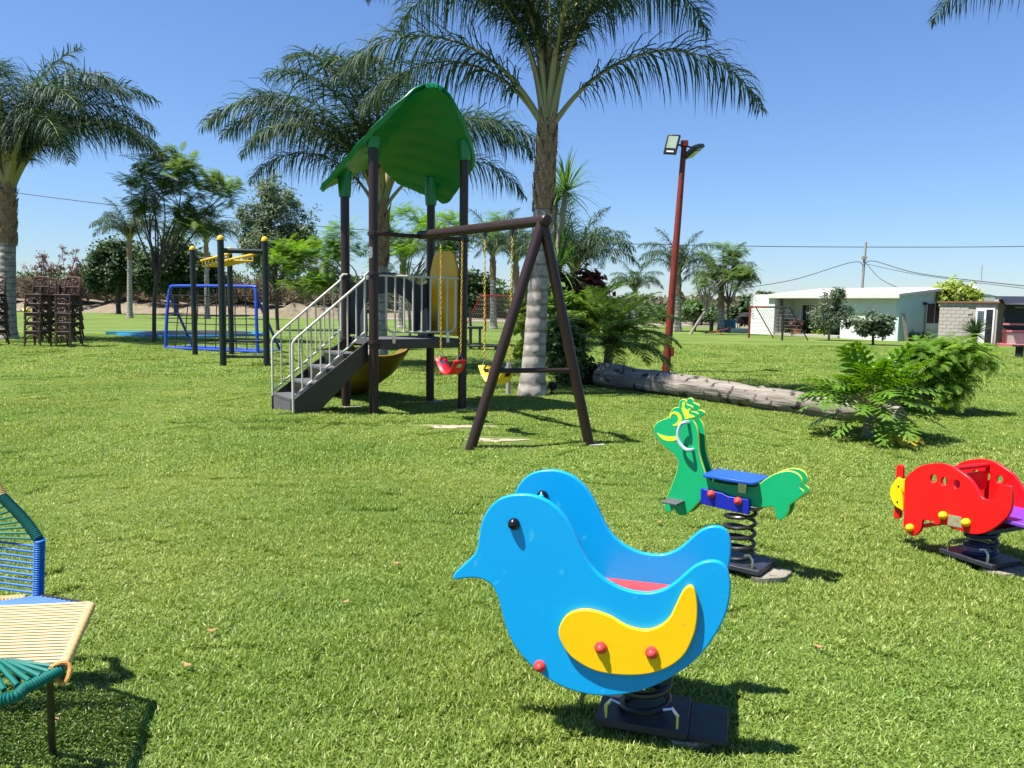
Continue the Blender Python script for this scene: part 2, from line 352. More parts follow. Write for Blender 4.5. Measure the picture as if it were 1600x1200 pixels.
# ------------------------------------------------------------------ ground height (gentle swell under the stair foot)
def gz(x, y): return .10*math.exp(-(((x+3.05)/1.0)**2+((y-10.25)/.6)**2))
# ================================================================== SETTING
def build_ground():
    mb = MB(); R = 4000; n = 48
    mb.add([(R*math.cos(2*math.pi*i/n), R*math.sin(2*math.pi*i/n), -.03) for i in range(n)], [tuple(range(n))])
    tag(mb.build('ground', 'dry_ground'), kind='structure')
    # lawn: fine grid near the play area, coarse further
    xs = [-90, -60, -40, -25, -14, -8]+[-6+.25*i for i in range(25)]+[.5, 1, 2, 4, 8, 14, 20, 30, 45, 60]
    ys = [-6, 0, 4, 7]+[8.5+.2*i for i in range(20)]+[13, 15, 20, 26, 34, 44, 54, 66]
    far = lambda x: 87.3+(x+47.3)*(66.7-87.3)/(61.1)
    V = []; F = []
    nx = len(xs)
    for y in ys+['far']:
        for x in xs:
            yy = max(66.2, far(x)) + .5*math.sin(x*.7)+.3*math.sin(x*2.3) if y == 'far' else y
            V.append((x, yy, gz(x, yy)))
    ny = len(ys)+1
    for j in range(ny-1):
        for i in range(nx-1): F.append((j*nx+i, j*nx+i+1, (j+1)*nx+i+1, (j+1)*nx+i))
    me = arrmesh('lawn', V, F, None, 'lawn_turf', True); tag(link('lawn', me), kind='structure')
    # dirt bank at the back left
    V = []; F = []; nx, ny = 70, 9
    for j in range(ny):
        for i in range(nx):
            x = -95+i*1.55; t = j/(ny-1); y = max(66, far(x))+1.5+t*13
            fade = 1/(1+math.exp((x+12)/4))
            z = -.02+fade*(1.5*max(0, min(1, (t-.12)/.5)))*(1+.25*math.sin(x*.5)) + (.12*math.sin(x*1.9+j)*fade if 0 < j < ny-1 else 0)
            if j == 0: z = -.05
            V.append((x, y, z))
    for j in range(ny-1):
        for i in range(nx-1): F.append((j*nx+i, j*nx+i+1, (j+1)*nx+i+1, (j+1)*nx+i))
    tag(link('dirt_bank', arrmesh('dirt_bank', V, F, None, 'dirt_bank', True)), kind='structure')
    # pale gravel path beyond the lawn, right half
    mb = MB(); a, b = G(470, 502), G(1190, 508)
    a = Vector((-32, far(-32)+.6, 0)); b = Vector((20, 67.2, 0))
    mb.box(((a.x+b.x)/2, (a.y+b.y)/2+.8, .03), ((b-a).length, 1.5, .10), ax=(b-a))
    tag(mb.build('kerb_path', 'concrete'), kind='structure')
    # low stone wall piece seen between the tower rails
build_ground()
def patch(name, c, rx, ry, rot, m, zo=.006):
    n = 36; vs = [(c.x, c.y, gz(c.x, c.y)+zo)]
    for i in range(n):
        t = 2*math.pi*i/n; r = 1+.22*math.sin(3*t+1)+.14*math.sin(7*t)+.10*math.sin(13*t+2)
        x, y = rx*r*math.cos(t), ry*r*math.sin(t); vs.append((c.x+x*math.cos(rot)-y*math.sin(rot), c.y+x*math.sin(rot)+y*math.cos(rot), gz(c.x, c.y)+zo))
    mb = MB(); mb.add(vs, [(0, i+1, (i+1) % n+1) for i in range(n)])
    return tag(mb.build(name, m), kind='structure')
SOIL = [(G(700, 667), .52, .13), (G(772, 688), .34, .11)]
for c, rx, ry in SOIL: patch('bare_soil_patch', c, rx, ry, .1, 'bare_soil')
# ================================================================== SPRING RIDERS
def knob(c, n, r, m, parent, h=None, washer=True, name='bolt_cap'):
    mb = MB(); h = h or r*.9
    pr = [(r, 0), (r*1.0, h*.25)]
    if washer: pr += [(r*.92, h*.42), (r*.70, h*.52), (r*.66, h*.55)]
    k = .66 if washer else 1.0
    for i in range(1, 7):
        t = i/6*math.pi/2; pr.append((r*k*math.cos(t), h*.5+h*.6*math.sin(t)) if washer else (r*math.cos(t), h*.25+h*.9*math.sin(t)))
    return mb.lathe(c, pr, 18, n).build(name, m, parent)
def spring(c, r, wire, z0, z1, turns, m, parent, ph=0):
    pts = []; N = int(turns*18)
    for i in range(N+1):
        t = i/N; a = 2*math.pi*turns*t+ph; zz = z0+(z1-z0)*t
        pts.append((c.x+r*math.cos(a), c.y+r*math.sin(a), zz))
    return MB().tube(pts, wire, 8).build('coil_spring', m, parent)
def rider_base(c, yaw, parent, size=.42, z=.03, m='plate_steel', pad=True):
    ax = Vector((math.cos(yaw), -math.sin(yaw), 0))
    mb = MB(); mb.box((c.x, c.y, z+.035), (size, size*.8, .03), ax); mb.build('base_plate', m, parent, bevel=.004)
    if pad:
        n = 26; P0 = []
        for i in range(n):
            t = 2*math.pi*i/n; r = (.12+.015*math.sin(3*t+c.x)+.01*math.sin(5*t)); P0.append((c.x+.17*math.cos(yaw)+r*math.cos(t)*1.15, c.y-.17*math.sin(yaw)+r*math.sin(t)))
        MB().prism(P0, -.02, z+.010).build('concrete_footing', 'dirty_concrete', parent)
    for sx in (-1, 1):
        p = c+ax*(sx*.13)+Vector((ax.y, -ax.x, 0))*.12
        pts = [p+Vector((0, 0, z+.05)), p+Vector((0, 0, z+.10)), p+ax*(-sx*.02)+Vector((0, 0, z+.125)), p+ax*(-sx*.05)+Vector((0, 0, z+.115))]
        MB().tube(pts, .008, 6).build('clamp_hook', 'bright_metal', parent)
MASK = []   # (x, y, r) circles free of grass blades
def rider_frame(base_px, yaw_deg, s):
    c = G(*base_px); y = math.radians(yaw_deg); n = Vector((-math.sin(y), -math.cos(y), 0)); a = Vector((math.cos(y), -math.sin(y), 0))
    return c, n, a, c+n*(s/2)
Zv = Vector((0, 0, 1))
def build_bird():
    s = .46; c, n, a, q = rider_frame((1006, 1132), 16, s); MASK.append((c.x+.05, c.y, .12))
    t = thing('bird_spring_rider', 'big blue bird shaped spring rider with yellow wings, in the foreground', 'spring rider', (c.x, c.y, 0), 'spring riders on the lawn')
    Zf = lambda x, y: (680+x/2.4, 700+y/2.4)
    def loc(z, pl=q):
        p = PL(*Zf(*z), pl, n); return ((p-q).dot(a), p.z)
    out = [(66, 487), (72, 470), (95, 448), (125, 420), (148, 395), (158, 370), (162, 345), (168, 300), (180, 262), (202, 225), (234, 195), (270, 180), (310, 174), (350, 175), (390, 185), (430, 205), (470, 240), (500, 280), (525, 325), (545, 370), (565, 410), (590, 450), (625, 485), (665, 512), (710, 532), (760, 543), (810, 544), (860, 530), (900, 505), (940, 470), (975, 442), (1010, 427), (1045, 424), (1075, 434), (1095, 455), (1107, 495), (1107, 545), (1098, 600), (1080, 650), (1050, 705), (1010, 760), (960, 810), (900, 852), (840, 885), (780, 908), (720, 923), (660, 930), (600, 929), (540, 918), (480, 898), (420, 865), (360, 818), (310, 762), (275, 700), (255, 640), (243, 590), (230, 550), (212, 518), (190, 500), (160, 490), (120, 489), (85, 494), (70, 494)]
    wing = [(467, 690), (475, 650), (500, 618), (535, 603), (575, 600), (620, 610), (665, 628), (710, 655), (750, 670), (800, 675), (845, 660), (880, 630), (905, 580), (930, 530), (950, 512), (968, 515), (980, 545), (985, 600), (980, 660), (965, 710), (940, 760), (905, 795), (860, 820), (800, 838), (730, 843), (660, 838), (600, 825), (550, 800), (510, 770), (482, 730)]
    q0 = Vector((q.x, q.y, 0))
    lo = [loc(z) for z in out]; lw = [loc(z) for z in wing]
    TH = .026
    me = panel_mesh('side_panel', [smooth_loop(lo, 3)], q0, a, Zv, n, TH, .006, 'blue_plastic')
    p1 = link('side_panel', me, None, t)
    p2 = p1.copy(); COL.objects.link(p2); p2.name = 'side_panel.001'; p2.location = -n*(s-TH); ORG[p2] = ORG[t]
    mw = panel_mesh('wing', [smooth_loop(lw, 3)], q0+n*.021, a, Zv, n, .02, .004, 'yellow_plastic')
    w1 = link('wing', mw, None, t); w2 = w1.copy(); COL.objects.link(w2); w2.name = 'wing.001'; w2.location = -n*(s+.022)
    W = lambda z, off=0: q0+a*loc(z)[0]+Zv*loc(z)[1]+n*off
    for z in ((625, 738), (814, 757)):
        knob(W(z, .021), n, .0225, 'coral_plastic', t, .024); knob(W(z)-n*(s+.021), -n, .0225, 'coral_plastic', t, .024)
    knob(W((393, 817)), n, .0225, 'coral_plastic', t, .024); knob(W((393, 817))-n*s, -n, .0225, 'coral_plastic', t, .024)
    e = W((296, 284)); knob(e, n, .022, 'black_plastic', t, .024, False, 'eye'); knob(e-n*s, -n, .022, 'black_plastic', t, .024, False, 'eye')
    ii = e-n*(s-TH); knob(ii, n, .024, 'black_plastic', t, .024, False, 'eye'); knob(ii+n*.022, n, .013, 'blue_plastic', t, .012, False, 'bolt_cap')
    # seat between the panels
    far = q0-n*(s-TH)
    pz = PL(985, 906, far, n).z
    x0 = (PL(*Zf(560, 500), q0, n)-q0).dot(a); x1 = (PL(*Zf(960, 500), q0, n)-q0).dot(a)
    mid = q0-n*(s/2)
    MB().box(mid+a*((x0+x1)/2)+Zv*(pz-.012), (x1-x0, s-2*TH-.004, .024), a).build('seat', 'coral_plastic', t, bevel=.004)
    MB().tube([mid+a*(x0+.06)+Zv*(pz+.001)-n*.14, mid+a*(x0+.06)+Zv*(pz+.004)-n*.14], .008, 10).build('seat_screw', 'bright_metal', t)
    # cross bars: handle bar, foot bar and lower beam
    hb = W((393, 817))-n*TH; MB().tube([hb, hb-n*(s-2*TH)], .014, 10).build('foot_bar', 'coral_plastic', t)
    zb = W((650, 905)).z+.03
    MB().box(Vector((c.x, c.y, zb+.022)), (.22, s-2*TH-.004, .035), a).build('support_beam', 'plate_steel', t, bevel=.004)
    spring(c, .090, .0140, .06, zb, 3.2, 'black_steel', t, 1.0)
    rider_base(c, math.radians(16), t, .34, .02)
    MB().box(c+a*.24+Vector((0, 0, .046)), (.14, .25, .022), a).build('anchor_plate', 'plate_steel', t, bevel=.003)
build_bird()
def build_frog():
    s = .12; c, n, a, q = rider_frame((1153, 893), 38, s); MASK.append((c.x+.02, c.y, .10))
    t = thing('frog_spring_rider', 'green frog shaped spring rider with yellow crown and flat blue seat', 'spring rider', (c.x, c.y, 0), 'spring riders on the lawn')
    Zf = lambda x, y: (960+x/4.4444, 600+y/4.4444)
    q0 = Vector((q.x, q.y, 0))
    def loc(z): p = PL(*Zf(*z), q, n); return ((p-q).dot(a), p.z)
    W = lambda z, off=0: q0+a*loc(z)[0]+Zv*loc(z)[1]+n*off
    out = [(272, 320), (277, 290), (302, 263), (340, 245), (374, 232), (382, 205), (398, 180), (420, 163), (446, 160), (448, 140), (452, 120), (467, 107), (486, 107), (500, 122), (503, 140), (525, 148), (543, 160), (542, 178), (535, 190), (560, 193), (580, 208), (578, 225), (560, 238), (545, 247), (560, 272), (574, 310), (582, 360), (584, 420), (590, 480), (605, 540), (628, 610), (640, 650), (680, 680), (780, 700), (900, 712), (980, 716), (1010, 690), (1050, 660), (1100, 630), (1150, 612), (1200, 604), (1250, 612), (1285, 635), (1303, 665), (1305, 695), (1288, 712), (1296, 728), (1313, 742), (1314, 765), (1290, 790), (1250, 820), (1215, 845), (1210, 880), (1190, 920), (1160, 945), (1130, 935), (1115, 900), (1108, 865), (1090, 853), (1000, 860), (860, 850), (700, 800), (622, 782), (590, 820), (550, 860), (520, 892), (490, 912), (452, 912), (427, 892), (414, 866), (398, 884), (372, 890), (350, 875), (346, 840), (360, 790), (390, 720), (420, 640), (438, 580), (438, 530), (418, 490), (380, 460), (335, 425), (300, 385), (280, 350)]
    TH = .022
    me = panel_mesh('side_panel', [smooth_loop([loc(z) for z in out], 2)], q0, a, Zv, n, TH, .0045, 'green_plastic', 'lime_core')
    p1 = link('side_panel', me, None, t); p2 = p1.copy(); COL.objects.link(p2); p2.name = 'side_panel.001'; p2.location = -n*(s-TH)+a*.0; ORG[p2] = ORG[t]
    def inlay(pts, name, m='lime_core', k=3):
        mm = panel_mesh(name, [smooth_loop([loc(z) for z in pts], k)], q0+n*.002, a, Zv, n, .006, .0008, m); link(name, mm, None, t)
    inlay([(297, 340), (320, 350), (360, 362), (410, 364), (452, 360), (440, 382), (415, 396), (380, 398), (345, 390), (315, 368)], 'mouth')
    inlay([(382, 222), (390, 203), (410, 192), (435, 194), (458, 212), (469, 240), (462, 268), (445, 286), (420, 293), (403, 284), (425, 276), (440, 258), (443, 236), (432, 217), (412, 209), (396, 220), (386, 245)], 'eye_ring')
    inlay([(466, 168), (474, 160), (470, 138), (476, 125), (487, 126), (492, 138), (487, 158), (495, 172), (507, 180), (515, 172), (527, 170), (528, 182), (519, 192), (523, 210), (556, 222), (556, 232), (525, 236), (494, 246), (488, 230), (478, 205)], 'crown', k=2)
    # handles
    for off, sg in ((0, 1), (-s, -1)):
        sh = n*s if sg < 0 else Vector(); d = n*sg
        pts = [W((514, 266))-sh]+[W(z)-sh+d*.045 for z in ((508, 262), (488, 272), (470, 305), (462, 350), (474, 400), (508, 440), (540, 452))]+[W((545, 455))-sh]
        pts = smooth_path(pts, 4)
        MB().tube(pts, .011, 8).build('handle', 'grey_handle', t)
    # seat: flat blue board on top
    cen = q0-n*(s/2); x0 = loc((632, 640))[0]; x1 = loc((1005, 690))[0]; zt = W((800, 655)).z+.012
    hw = .125
    L = []
    for u, w in ((0, .8), (.03, .95), (.3, .95), (.38, 1), (.93, 1), (.99, .85), (1.0, .6)): L.append((x0+(x1-x0)*u, w*hw))
    poly = L+[(x, -w) for x, w in reversed(L)]
    me = panel_mesh('seat', [poly], Vector((cen.x, cen.y, zt)), a, Zv.cross(a), Zv, .018, .004, 'seat_blue'); link('seat', me, None, t)
    for sg in (1, -1):
        d = n*sg; o = cen+d*(s/2+.002)
        # brackets under the seat
        MB().box(o+a*(x0+(x1-x0)*.72)+Zv*(zt-.055)+d*.01, (.05, .02, .06), a).build('seat_bracket', 'bright_metal' if sg > 0 else 'plate_steel', t, bevel=.003)
        # foot plate
        fz = W((430, 805)); fx = loc((432, 812))[0]
        MB().box(o+a*fx+Zv*fz.z+d*.055, (.11, .115, .012), a).build('foot_plate', 'deck_grey', t, bevel=.003)
        # blue clamp block
        pl = [(612, 722), (640, 726), (760, 752), (800, 775), (945, 798), (950, 850), (945, 902), (780, 866), (612, 826)]
        mm = panel_mesh('clamp_block', [[loc(z) for z in pl]], q0+n*.03 if sg > 0 else q0-n*s-n*.0, a, Zv, n, .03, .004, 'navy_plastic'); link('clamp_block', mm, None, t)
        for z in ((688, 757), (873, 806)):
            p = W(z)+n*.03 if sg > 0 else W(z)-n*(s+.03)
            knob(p, d, .024, 'coral_plastic', t, .03)
    zb = W((800, 880)).z+.02
    MB().box(Vector((c.x, c.y, zb+.02)), (.26, .15, .025), a).build('support_beam', 'black_steel', t, bevel=.004)
    spring(c, .088, .0120, .085, zb+.01, 5.2, 'black_steel', t, 2.4)
    rider_base(c, math.radians(38), t, .36, .03)
build_frog()
def build_plane():
    s = .43; c, n, a, q = rider_frame((1530, 882), 66, s); MASK.append((c.x, c.y, .10))
    t = thing('airplane_spring_rider', 'red airplane shaped spring rider with round portholes and yellow nose', 'spring rider', (c.x, c.y, 0), 'spring riders on the lawn')
    Zf = lambda x, y: (1360+x/5.4545, 690+y/5.4545)
    q0 = Vector((q.x, q.y, 0))
    def loc(z): p = PL(*Zf(*z), q, n); return ((p-q).dot(a), p.z)
    W = lambda z, off=0: q0+a*loc(z)[0]+Zv*loc(z)[1]+n*off
    out = [(276, 700), (282, 640), (283, 560), (286, 460), (290, 330), (318, 285), (360, 250), (410, 215), (470, 195), (540, 185), (600, 185), (660, 200), (720, 225), (780, 265), (840, 310), (880, 360), (915, 420), (940, 465), (975, 492), (1015, 497), (1045, 480), (1072, 430), (1092, 382), (1110, 370), (1150, 372), (1190, 378), (1203, 395), (1205, 480), (1200, 560), (1180, 620), (1140, 670), (1080, 720), (1010, 765), (940, 788), (880, 792), (820, 780), (740, 752), (680, 728), (600, 700), (520, 678), (455, 670), (440, 690), (435, 730), (420, 765), (385, 798), (350, 802), (305, 770), (280, 730)]
    holes = [[loc((cx+28*math.cos(t_), cy+36*math.sin(t_))) for t_ in [2*math.pi*i/18 for i in range(18)]] for cx, cy in ((535, 317), (627, 340), (735, 365))]
    TH = .024
    me = panel_mesh('side_panel', [smooth_loop([loc(z) for z in out], 2)]+holes, q0, a, Zv, n, TH, .005, 'red_plastic')
    p1 = link('side_panel', me, None, t); p2 = p1.copy(); COL.objects.link(p2); p2.name = 'side_panel.001'; p2.location = -n*(s-TH); ORG[p2] = ORG[t]
    nose = [(287, 322), (240, 318), (200, 340), (172, 380), (160, 430), (172, 495), (205, 550), (248, 576), (276, 576), (282, 450)]
    mm = panel_mesh('nose', [[loc(z) for z in smooth_loop(nose[1:9], 3)]+[loc((284, 450))]+[loc((287, 322))]], q0-n*.004, a, Zv, n, .03, .005, 'yellow_plastic'); link('nose', mm, None, t)
    for z in ((236, 382), (226, 515)): MB().lathe(W(z, -.004), [(.008, 0), (.006, .003)], 10, n).build('screw', 'black_steel', t)
    prop = [(215, 200), (232, 206), (242, 228), (240, 330), (228, 520), (222, 632), (212, 655), (192, 663), (172, 655), (164, 630), (170, 520), (182, 330), (184, 228), (196, 206)]
    mm = panel_mesh('propeller', [smooth_loop([loc(z) for z in prop], 2)], q0-n*.037, a, Zv, n, .022, .005, 'red_plastic'); link('propeller', mm, None, t)
    for z in ((626, 628), (822, 688), (343, 733)):
        knob(W(z), n, .026, 'yellow_plastic', t, .034, False); knob(W(z)-n*s, -n, .026, 'yellow_plastic', t, .034, False)
    pq = [loc(z) for z in ((667, 621), (776, 642), (776, 736), (662, 714))]
    mm = panel_mesh('plaque', [pq], q0+n*.003, a, Zv, n, .003, .0005, 'plaque'); link('plaque', mm, None, t)
    pq = [loc(z) for z in ((722, 664), (756, 671), (756, 683), (722, 676))]
    mm = panel_mesh('plaque_print', [pq], q0+n*.0042, a, Zv, n, .001, .0002, 'orange_print'); link('plaque_print', mm, None, t)
    pw = [loc(z) for z in ((1078, 372), (1185, 380), (1196, 398), (1190, 468), (1060, 452))]
    mid = q0-n*(s/2)
    # purple seat, red hand bar, foot bar
    x0, x1 = loc((720, 600))[0], loc((1300, 640))[0]; sz = PL(1587, 803, q0-n*(s*.6), n).z
    MB().box(mid+a*((x0+x1)/2)+Zv*sz, (x1-x0, s-2*TH-.004, .022), a).build('seat', 'purple_plastic', t, bevel=.004)
    hb = W((640, 235))-n*TH; hz = Vector((0, 0, 0))
    MB().tube([hb, hb-n*(s-2*TH)], .016, 10).build('hand_bar', 'red_plastic', t)
    MB().box(mid+a*loc((640, 235))[0]+Zv*(hb.z-.10), (.02, s-2*TH-.004, .12), a).build('dash_panel', 'red_plastic', t, bevel=.003)
    fb = W((343, 733))-n*TH; MB().tube([fb, fb-n*(s-2*TH)], .014, 10).build('foot_bar', 'red_plastic', t)
    zb = W((700, 730)).z
    MB().box(Vector((c.x, c.y, zb+.02)), (.34, s-2*TH-.004, .03), a).build('support_beam', 'navy_steel', t, bevel=.004)
    spring(c, .088, .0145, .07, zb, 3.2, 'navy_steel', t, 2.4)
    rider_base(c, math.radians(66), t, .36, .02)
build_plane()
# ================================================================== STRING LOUNGE CHAIR
def build_lounge():
    R0 = G(82, 1180)
    t = thing('string_lounge_chair', 'woven cord lounge chair in cream, blue and green at the bottom left corner', 'chair', (R0.x-.25, R0.y, 0))
    sb = G(142, 946, .44); sf = G(97, 1045, .40); bb = G(60, 932, .42)
    b1 = P(62, 850, bb.y+.03); b2 = P(38, 812, bb.y+.06); b3 = P(3, 776, bb.y+.10)
    ctr = sf.x-.78
    mir = lambda p: Vector((2*ctr-p.x, p.y, p.z))
    top = Vector((ctr, b3.y+.05, b3.z+.20)); fl = G(-25, 1096, .385); bmz = None
    def wound(pts, r, m, name, pitch=.0085):
        pts = smooth_path(pts, 8); core = []
        seg = [(pts[i+1]-pts[i]).length for i in range(len(pts)-1)]; L = sum(seg); n = int(L/pitch)*2
        out = []; rad = []
        for i in range(n+1):
            d = L*i/n; k = 0
            while k < len(seg)-1 and d > seg[k]: d -= seg[k]; k += 1
            out.append(pts[k].lerp(pts[k+1], min(1, d/max(seg[k], 1e-6)))); rad.append(r if i % 2 else r*.80)
        return MB().tube(out, rad, 12).build(name, m, t)
    for f in (lambda p: p, mir):
        wound([f(b3), f(b2), f(b1+Vector((-.003, 0, .02)))], .021, 'cord_teal_rim', 'wrapped_back_rim')
        wound([f(b1+Vector((0, 0, .02))), f(b1), f((b1+bb)/2), f(bb)], .022, 'cord_blue', 'wrapped_back_rim')
        wound([f(sb), f((sb+sf)/2), f(sf)], .019, 'cord_cream', 'wrapped_seat_rim', .03)
        MB().tube([f(bb), f(sb)], .012, 8).build('side_rail', 'black_steel', t)
        hd = [f(sf)+Vector((.03*math.cos(x)*1.0, -.01+.012*math.sin(x*2), .035*math.sin(x)-.01)) for x in [i*.5 for i in range(26)]]
        MB().tube(hd, .007, 6).build('cord_knot', 'cord_orange', t)
        MB().tube([f(sf)+Vector((-.06, .03, -.02)), Vector((f(R0).x, R0.y, 0))], .012, 8).build('leg', 'black_steel', t)
        MB().tube([f(bb)+Vector((-.05, -.02, -.02)) if f(bb).x > ctr else f(bb)+Vector((.05, -.02, -.02)), Vector((f(bb).x+(-.12 if f(bb).x > ctr else .12), bb.y+.02, 0))], .012, 8).build('leg', 'black_steel', t)
    wound([b3, top, mir(b3)], .021, 'cord_cream', 'wrapped_back_rim')
    wound([sf, sf.lerp(fl, .5)+Vector((.02, -.012, 0)), fl, Vector((ctr, fl.y-.05, fl.z)), mir(fl), mir(sf)], .020, 'cord_green', 'wrapped_seat_rim')
    bm = Vector((ctr, bb.y-.02, bb.z-.02)); wound([bb+Vector((-.05, 0, -.01)), bm, mir(bb)+Vector((.05, 0, -.01))], .019, 'cord_cream', 'wrapped_cross_bar', .014)
    # back cords
    for i in range(9):
        u = (i+.5)/9; p = bb.lerp(b1, u); MB().tube([p, Vector((ctr, p.y+.05, p.z+.02)), mir(p)], .0048, 6).build('cord', 'cord_blue', t)
    for i in range(8):
        u = (i+.4)/8; p = (b1.lerp(b2, u*2) if u < .5 else b2.lerp(b3, u*2-1))+Vector((0, 0, .01))
        e = Vector((ctr+.06*(u-.5), b1.y+.02, b1.z+.02+.05*u)); MB().tube([p, e], .0045, 6).build('cord', 'cord_green', t)
    # seat cords
    for i in range(21):
        u = (i+.3)/21.3; p = sb.lerp(sf, u)+Vector((0, 0, .012)); q = mir(p)
        m = (p+q)/2+Vector((0, .01, -.03)); MB().tube(smooth_path([p, p.lerp(m, .6)+Vector((0, 0, -.008)), m, q], 3), .0068, 6).build('cord', 'cord_cream', t)
    for i in range(11):
        u = (i+.5)/11; p = bb.lerp(sb, u); e = bm.lerp(Vector((ctr, sb.y-.02, sb.z-.04)), u); e = e.lerp(p, .15)
        MB().tube([p+Vector((0, 0, .004)), e+Vector((0, -.07, -.01))], .0058, 6).build('cord', 'cord_blue', t)
    for i in range(14):
        u = (i+.6)/14; p = sf.lerp(fl, u*2)+Vector((.02*math.sin(min(1, u*2)*3.14), 0, .014)) if u < .5 else fl.lerp(Vector((mir(fl).x, fl.y, fl.z)), u*2-1)+Vector((0, -.03, .014))
        e = Vector((p.x-.16, sf.y+.015, sf.z+.018)); MB().tube([p, e], .0085, 6).build('cord', 'cord_green', t)
build_lounge()
# ================================================================== PLAY TOWER
F0 = Vector((-1.96, 10.84, 0)); e1 = Vector((.828, .560, 0)).normalized(); e2 = Vector((-e1.y, e1.x, 0)); TW, TD = 1.45, 1.04
def uv(u, v, z=0): return F0+e1*u+e2*v+Vector((0, 0, z))
DECK = 1.09
def build_tower():
    t = thing('play_tower', 'play tower with green leaf roof, brown posts, stairs and swing frame', 'play structure', tuple(uv(.7, .5)))
    corners = [(0, 0, 3.72), (0, TD, 3.17), (TW, 0, 3.72), (TW, TD, 3.17)]
    for i, (u, v, h) in enumerate(corners):
        b = uv(u, v); o = MB().tube([b+Vector((0, 0, -.05)), b+Vector((0, 0, h+.05))], .066, 20).build('post', 'brown_paint', t)
        MASK.append((b.x, b.y, .10))
        if i != 0:
            p = []; 
            for k in range(14):
                a = 2*math.pi*k/14; r = .15+.04*math.sin(3*a+i); p.append((b.x+.06+r*math.cos(a), b.y+r*.8*math.sin(a)))
            MB().prism(p, -.02, .022).build('concrete_footing', 'concrete', t)
        # green socket of the roof
        zr = {0: 3.86, 1: 3.55, 2: 4.0, 3: 3.6}[i]
        MB().lathe(b, [(.086, h), (.088, h+.02), (.095, h+.1), (.11, zr)], 20).build('roof_socket', 'roof_green', t)
        for z in (1.02, 1.98):
            MB().lathe(b, [(.070, z), (.084, z+.006), (.084, z+.045), (.070, z+.05)], 18).build('post_collar', 'brown_paint', t)
    b = uv(0, 0); z = 2.30
    mb = MB(); N = 8; vs = []
    for k in range(N+1):
        a = math.radians(-150+k*60/N)
        for zz in (z-.075, z+.075): vs.append((b.x+.0675*math.cos(a), b.y+.0675*math.sin(a), zz))
    mb.add(vs, [(2*k, 2*k+2, 2*k+3, 2*k+1) for k in range(N)]); mb.build('sticker', 'sticker', t)
    # deck
    MB().box(uv(TW/2, TD/2, DECK-.05), (TW-.14, TD+.02, .10), e1).build('deck', 'deck_grey', t, bevel=.006)
    for v in (-.0, TD): MB().box(uv(TW/2, v, DECK-.075), (TW-.15, .05, .13), e1).build('deck_beam', 'black_steel', t, bevel=.004)
    # guard rail front side F-R
    r = .0165; zt, zb = 1.99, 1.19
    rail = smooth_path([uv(.07, 0, zt), uv(TW-.14, 0, zt), uv(TW-.10, 0, zt)], 2)
    MB().tube([uv(.075, 0, zt), uv(TW-.07, 0, zt)], r, 10).build('top_rail', 'white_pipe', t)
    x0, x1 = .19, TW-.13; pts = [uv(x0, 0, zt)]
    pts += [uv(x0, 0, zb+.12), uv(x0+.015, 0, zb+.05), uv(x0+.06, 0, zb+.01), uv(x0+.12, 0, zb), uv(x1-.12, 0, zb), uv(x1-.05, 0, zb+.015), uv(x1-.012, 0, zb+.06), uv(x1, 0, zb+.12), uv(x1, 0, zt)]
    MB().tube(pts, r, 10).build('lower_rail', 'white_pipe', t)
    nb = 7
    for i in range(nb):
        u = x0+(x1-x0)*(i+1)/(nb+1); MB().tube([uv(u, 0, zb), uv(u, 0, zt)], .0125, 8).build('baluster', 'white_pipe', t)
    for u in (.30, TW-.27): MB().box(uv(u, -.022, DECK+.02), (.05, .012, .16), e1).build('rail_bracket', 'bright_metal', t, bevel=.004)
    # yellow panel on the R-BR side
    q = uv(TW-.02, 0); ay = Zv; n = -e1; ax = e2
    lp = [(.08, 1.12), (.08, 2.10), (.20, 2.36), (.32, 2.42), (TD-.32, 2.42), (TD-.20, 2.36), (TD-.08, 2.10), (TD-.08, 1.12)]
    lp = [(x, y) for x, y in lp]
    me = panel_mesh('yellow_panel', [lp], Vector((q.x, q.y, 0)), ax, ay, (ax.cross(ay)), .035, .008, 'panel_yellow'); link('yellow_panel', me, None, t)
    for k in range(4):
        x = .22+k*.2
        MB().tube([uv(TW-.035, x, 1.25), uv(TW-.035, x, 2.25)], .012, 6).build('panel_rib', 'panel_yellow', t)
    # slide entry hood on the back side FL-BR : dark panel with arched opening
    q = uv(0, TD)
    arch = [(.06, 1.12), (.06, 1.93), (.20, 1.90), (.38, 1.97), (.60, 2.08), (.85, 2.08), (1.07, 1.97), (1.25, 1.90), (TW-.06, 1.93), (TW-.06, 1.12), (1.16, 1.12), (1.16, 1.45)]
    for k in range(0, 9): a = math.pi*k/8; arch.append((.725+.435*math.cos(a), 1.45+.32*math.sin(a)))
    arch += [(.29, 1.12)]
    me = panel_mesh('slide_hood', [arch], Vector((q.x, q.y, 0)), e1, Zv, e1.cross(Zv), .03, .006, 'panel_grey'); link('slide_hood', me, None, t)
    # slide: wide trough running away to the back left
    N = 22; prof = []
    for k in range(13):
        a = math.pi*(k/12); prof.append((-.53*math.cos(a), -.52*math.sin(a)**.75))
    vs = []; M_ = len(prof)
    for i in range(N+1):
        w = i/N; v = TD+.02+w*1.9; zc = DECK-.03-(DECK-.37)*min(1, w*1.05)
        bulge = 1+.10*math.sin(w*math.pi)
        for (x, y) in prof: vs.append(uv(.62+x*bulge, v, max(.02, zc+y*(.55+.45*min(1, w*4)))))
    fs = [(i*M_+k, i*M_+k+1, (i+1)*M_+k+1, (i+1)*M_+k) for i in range(N) for k in range(M_-1)]
    mb = MB(); mb.add(vs, fs); o = mb.build('slide', 'slide_shaded_yellow', t); sm = o.modifiers.new('thick', 'SOLIDIFY'); sm.thickness = .03; sm.offset = 0
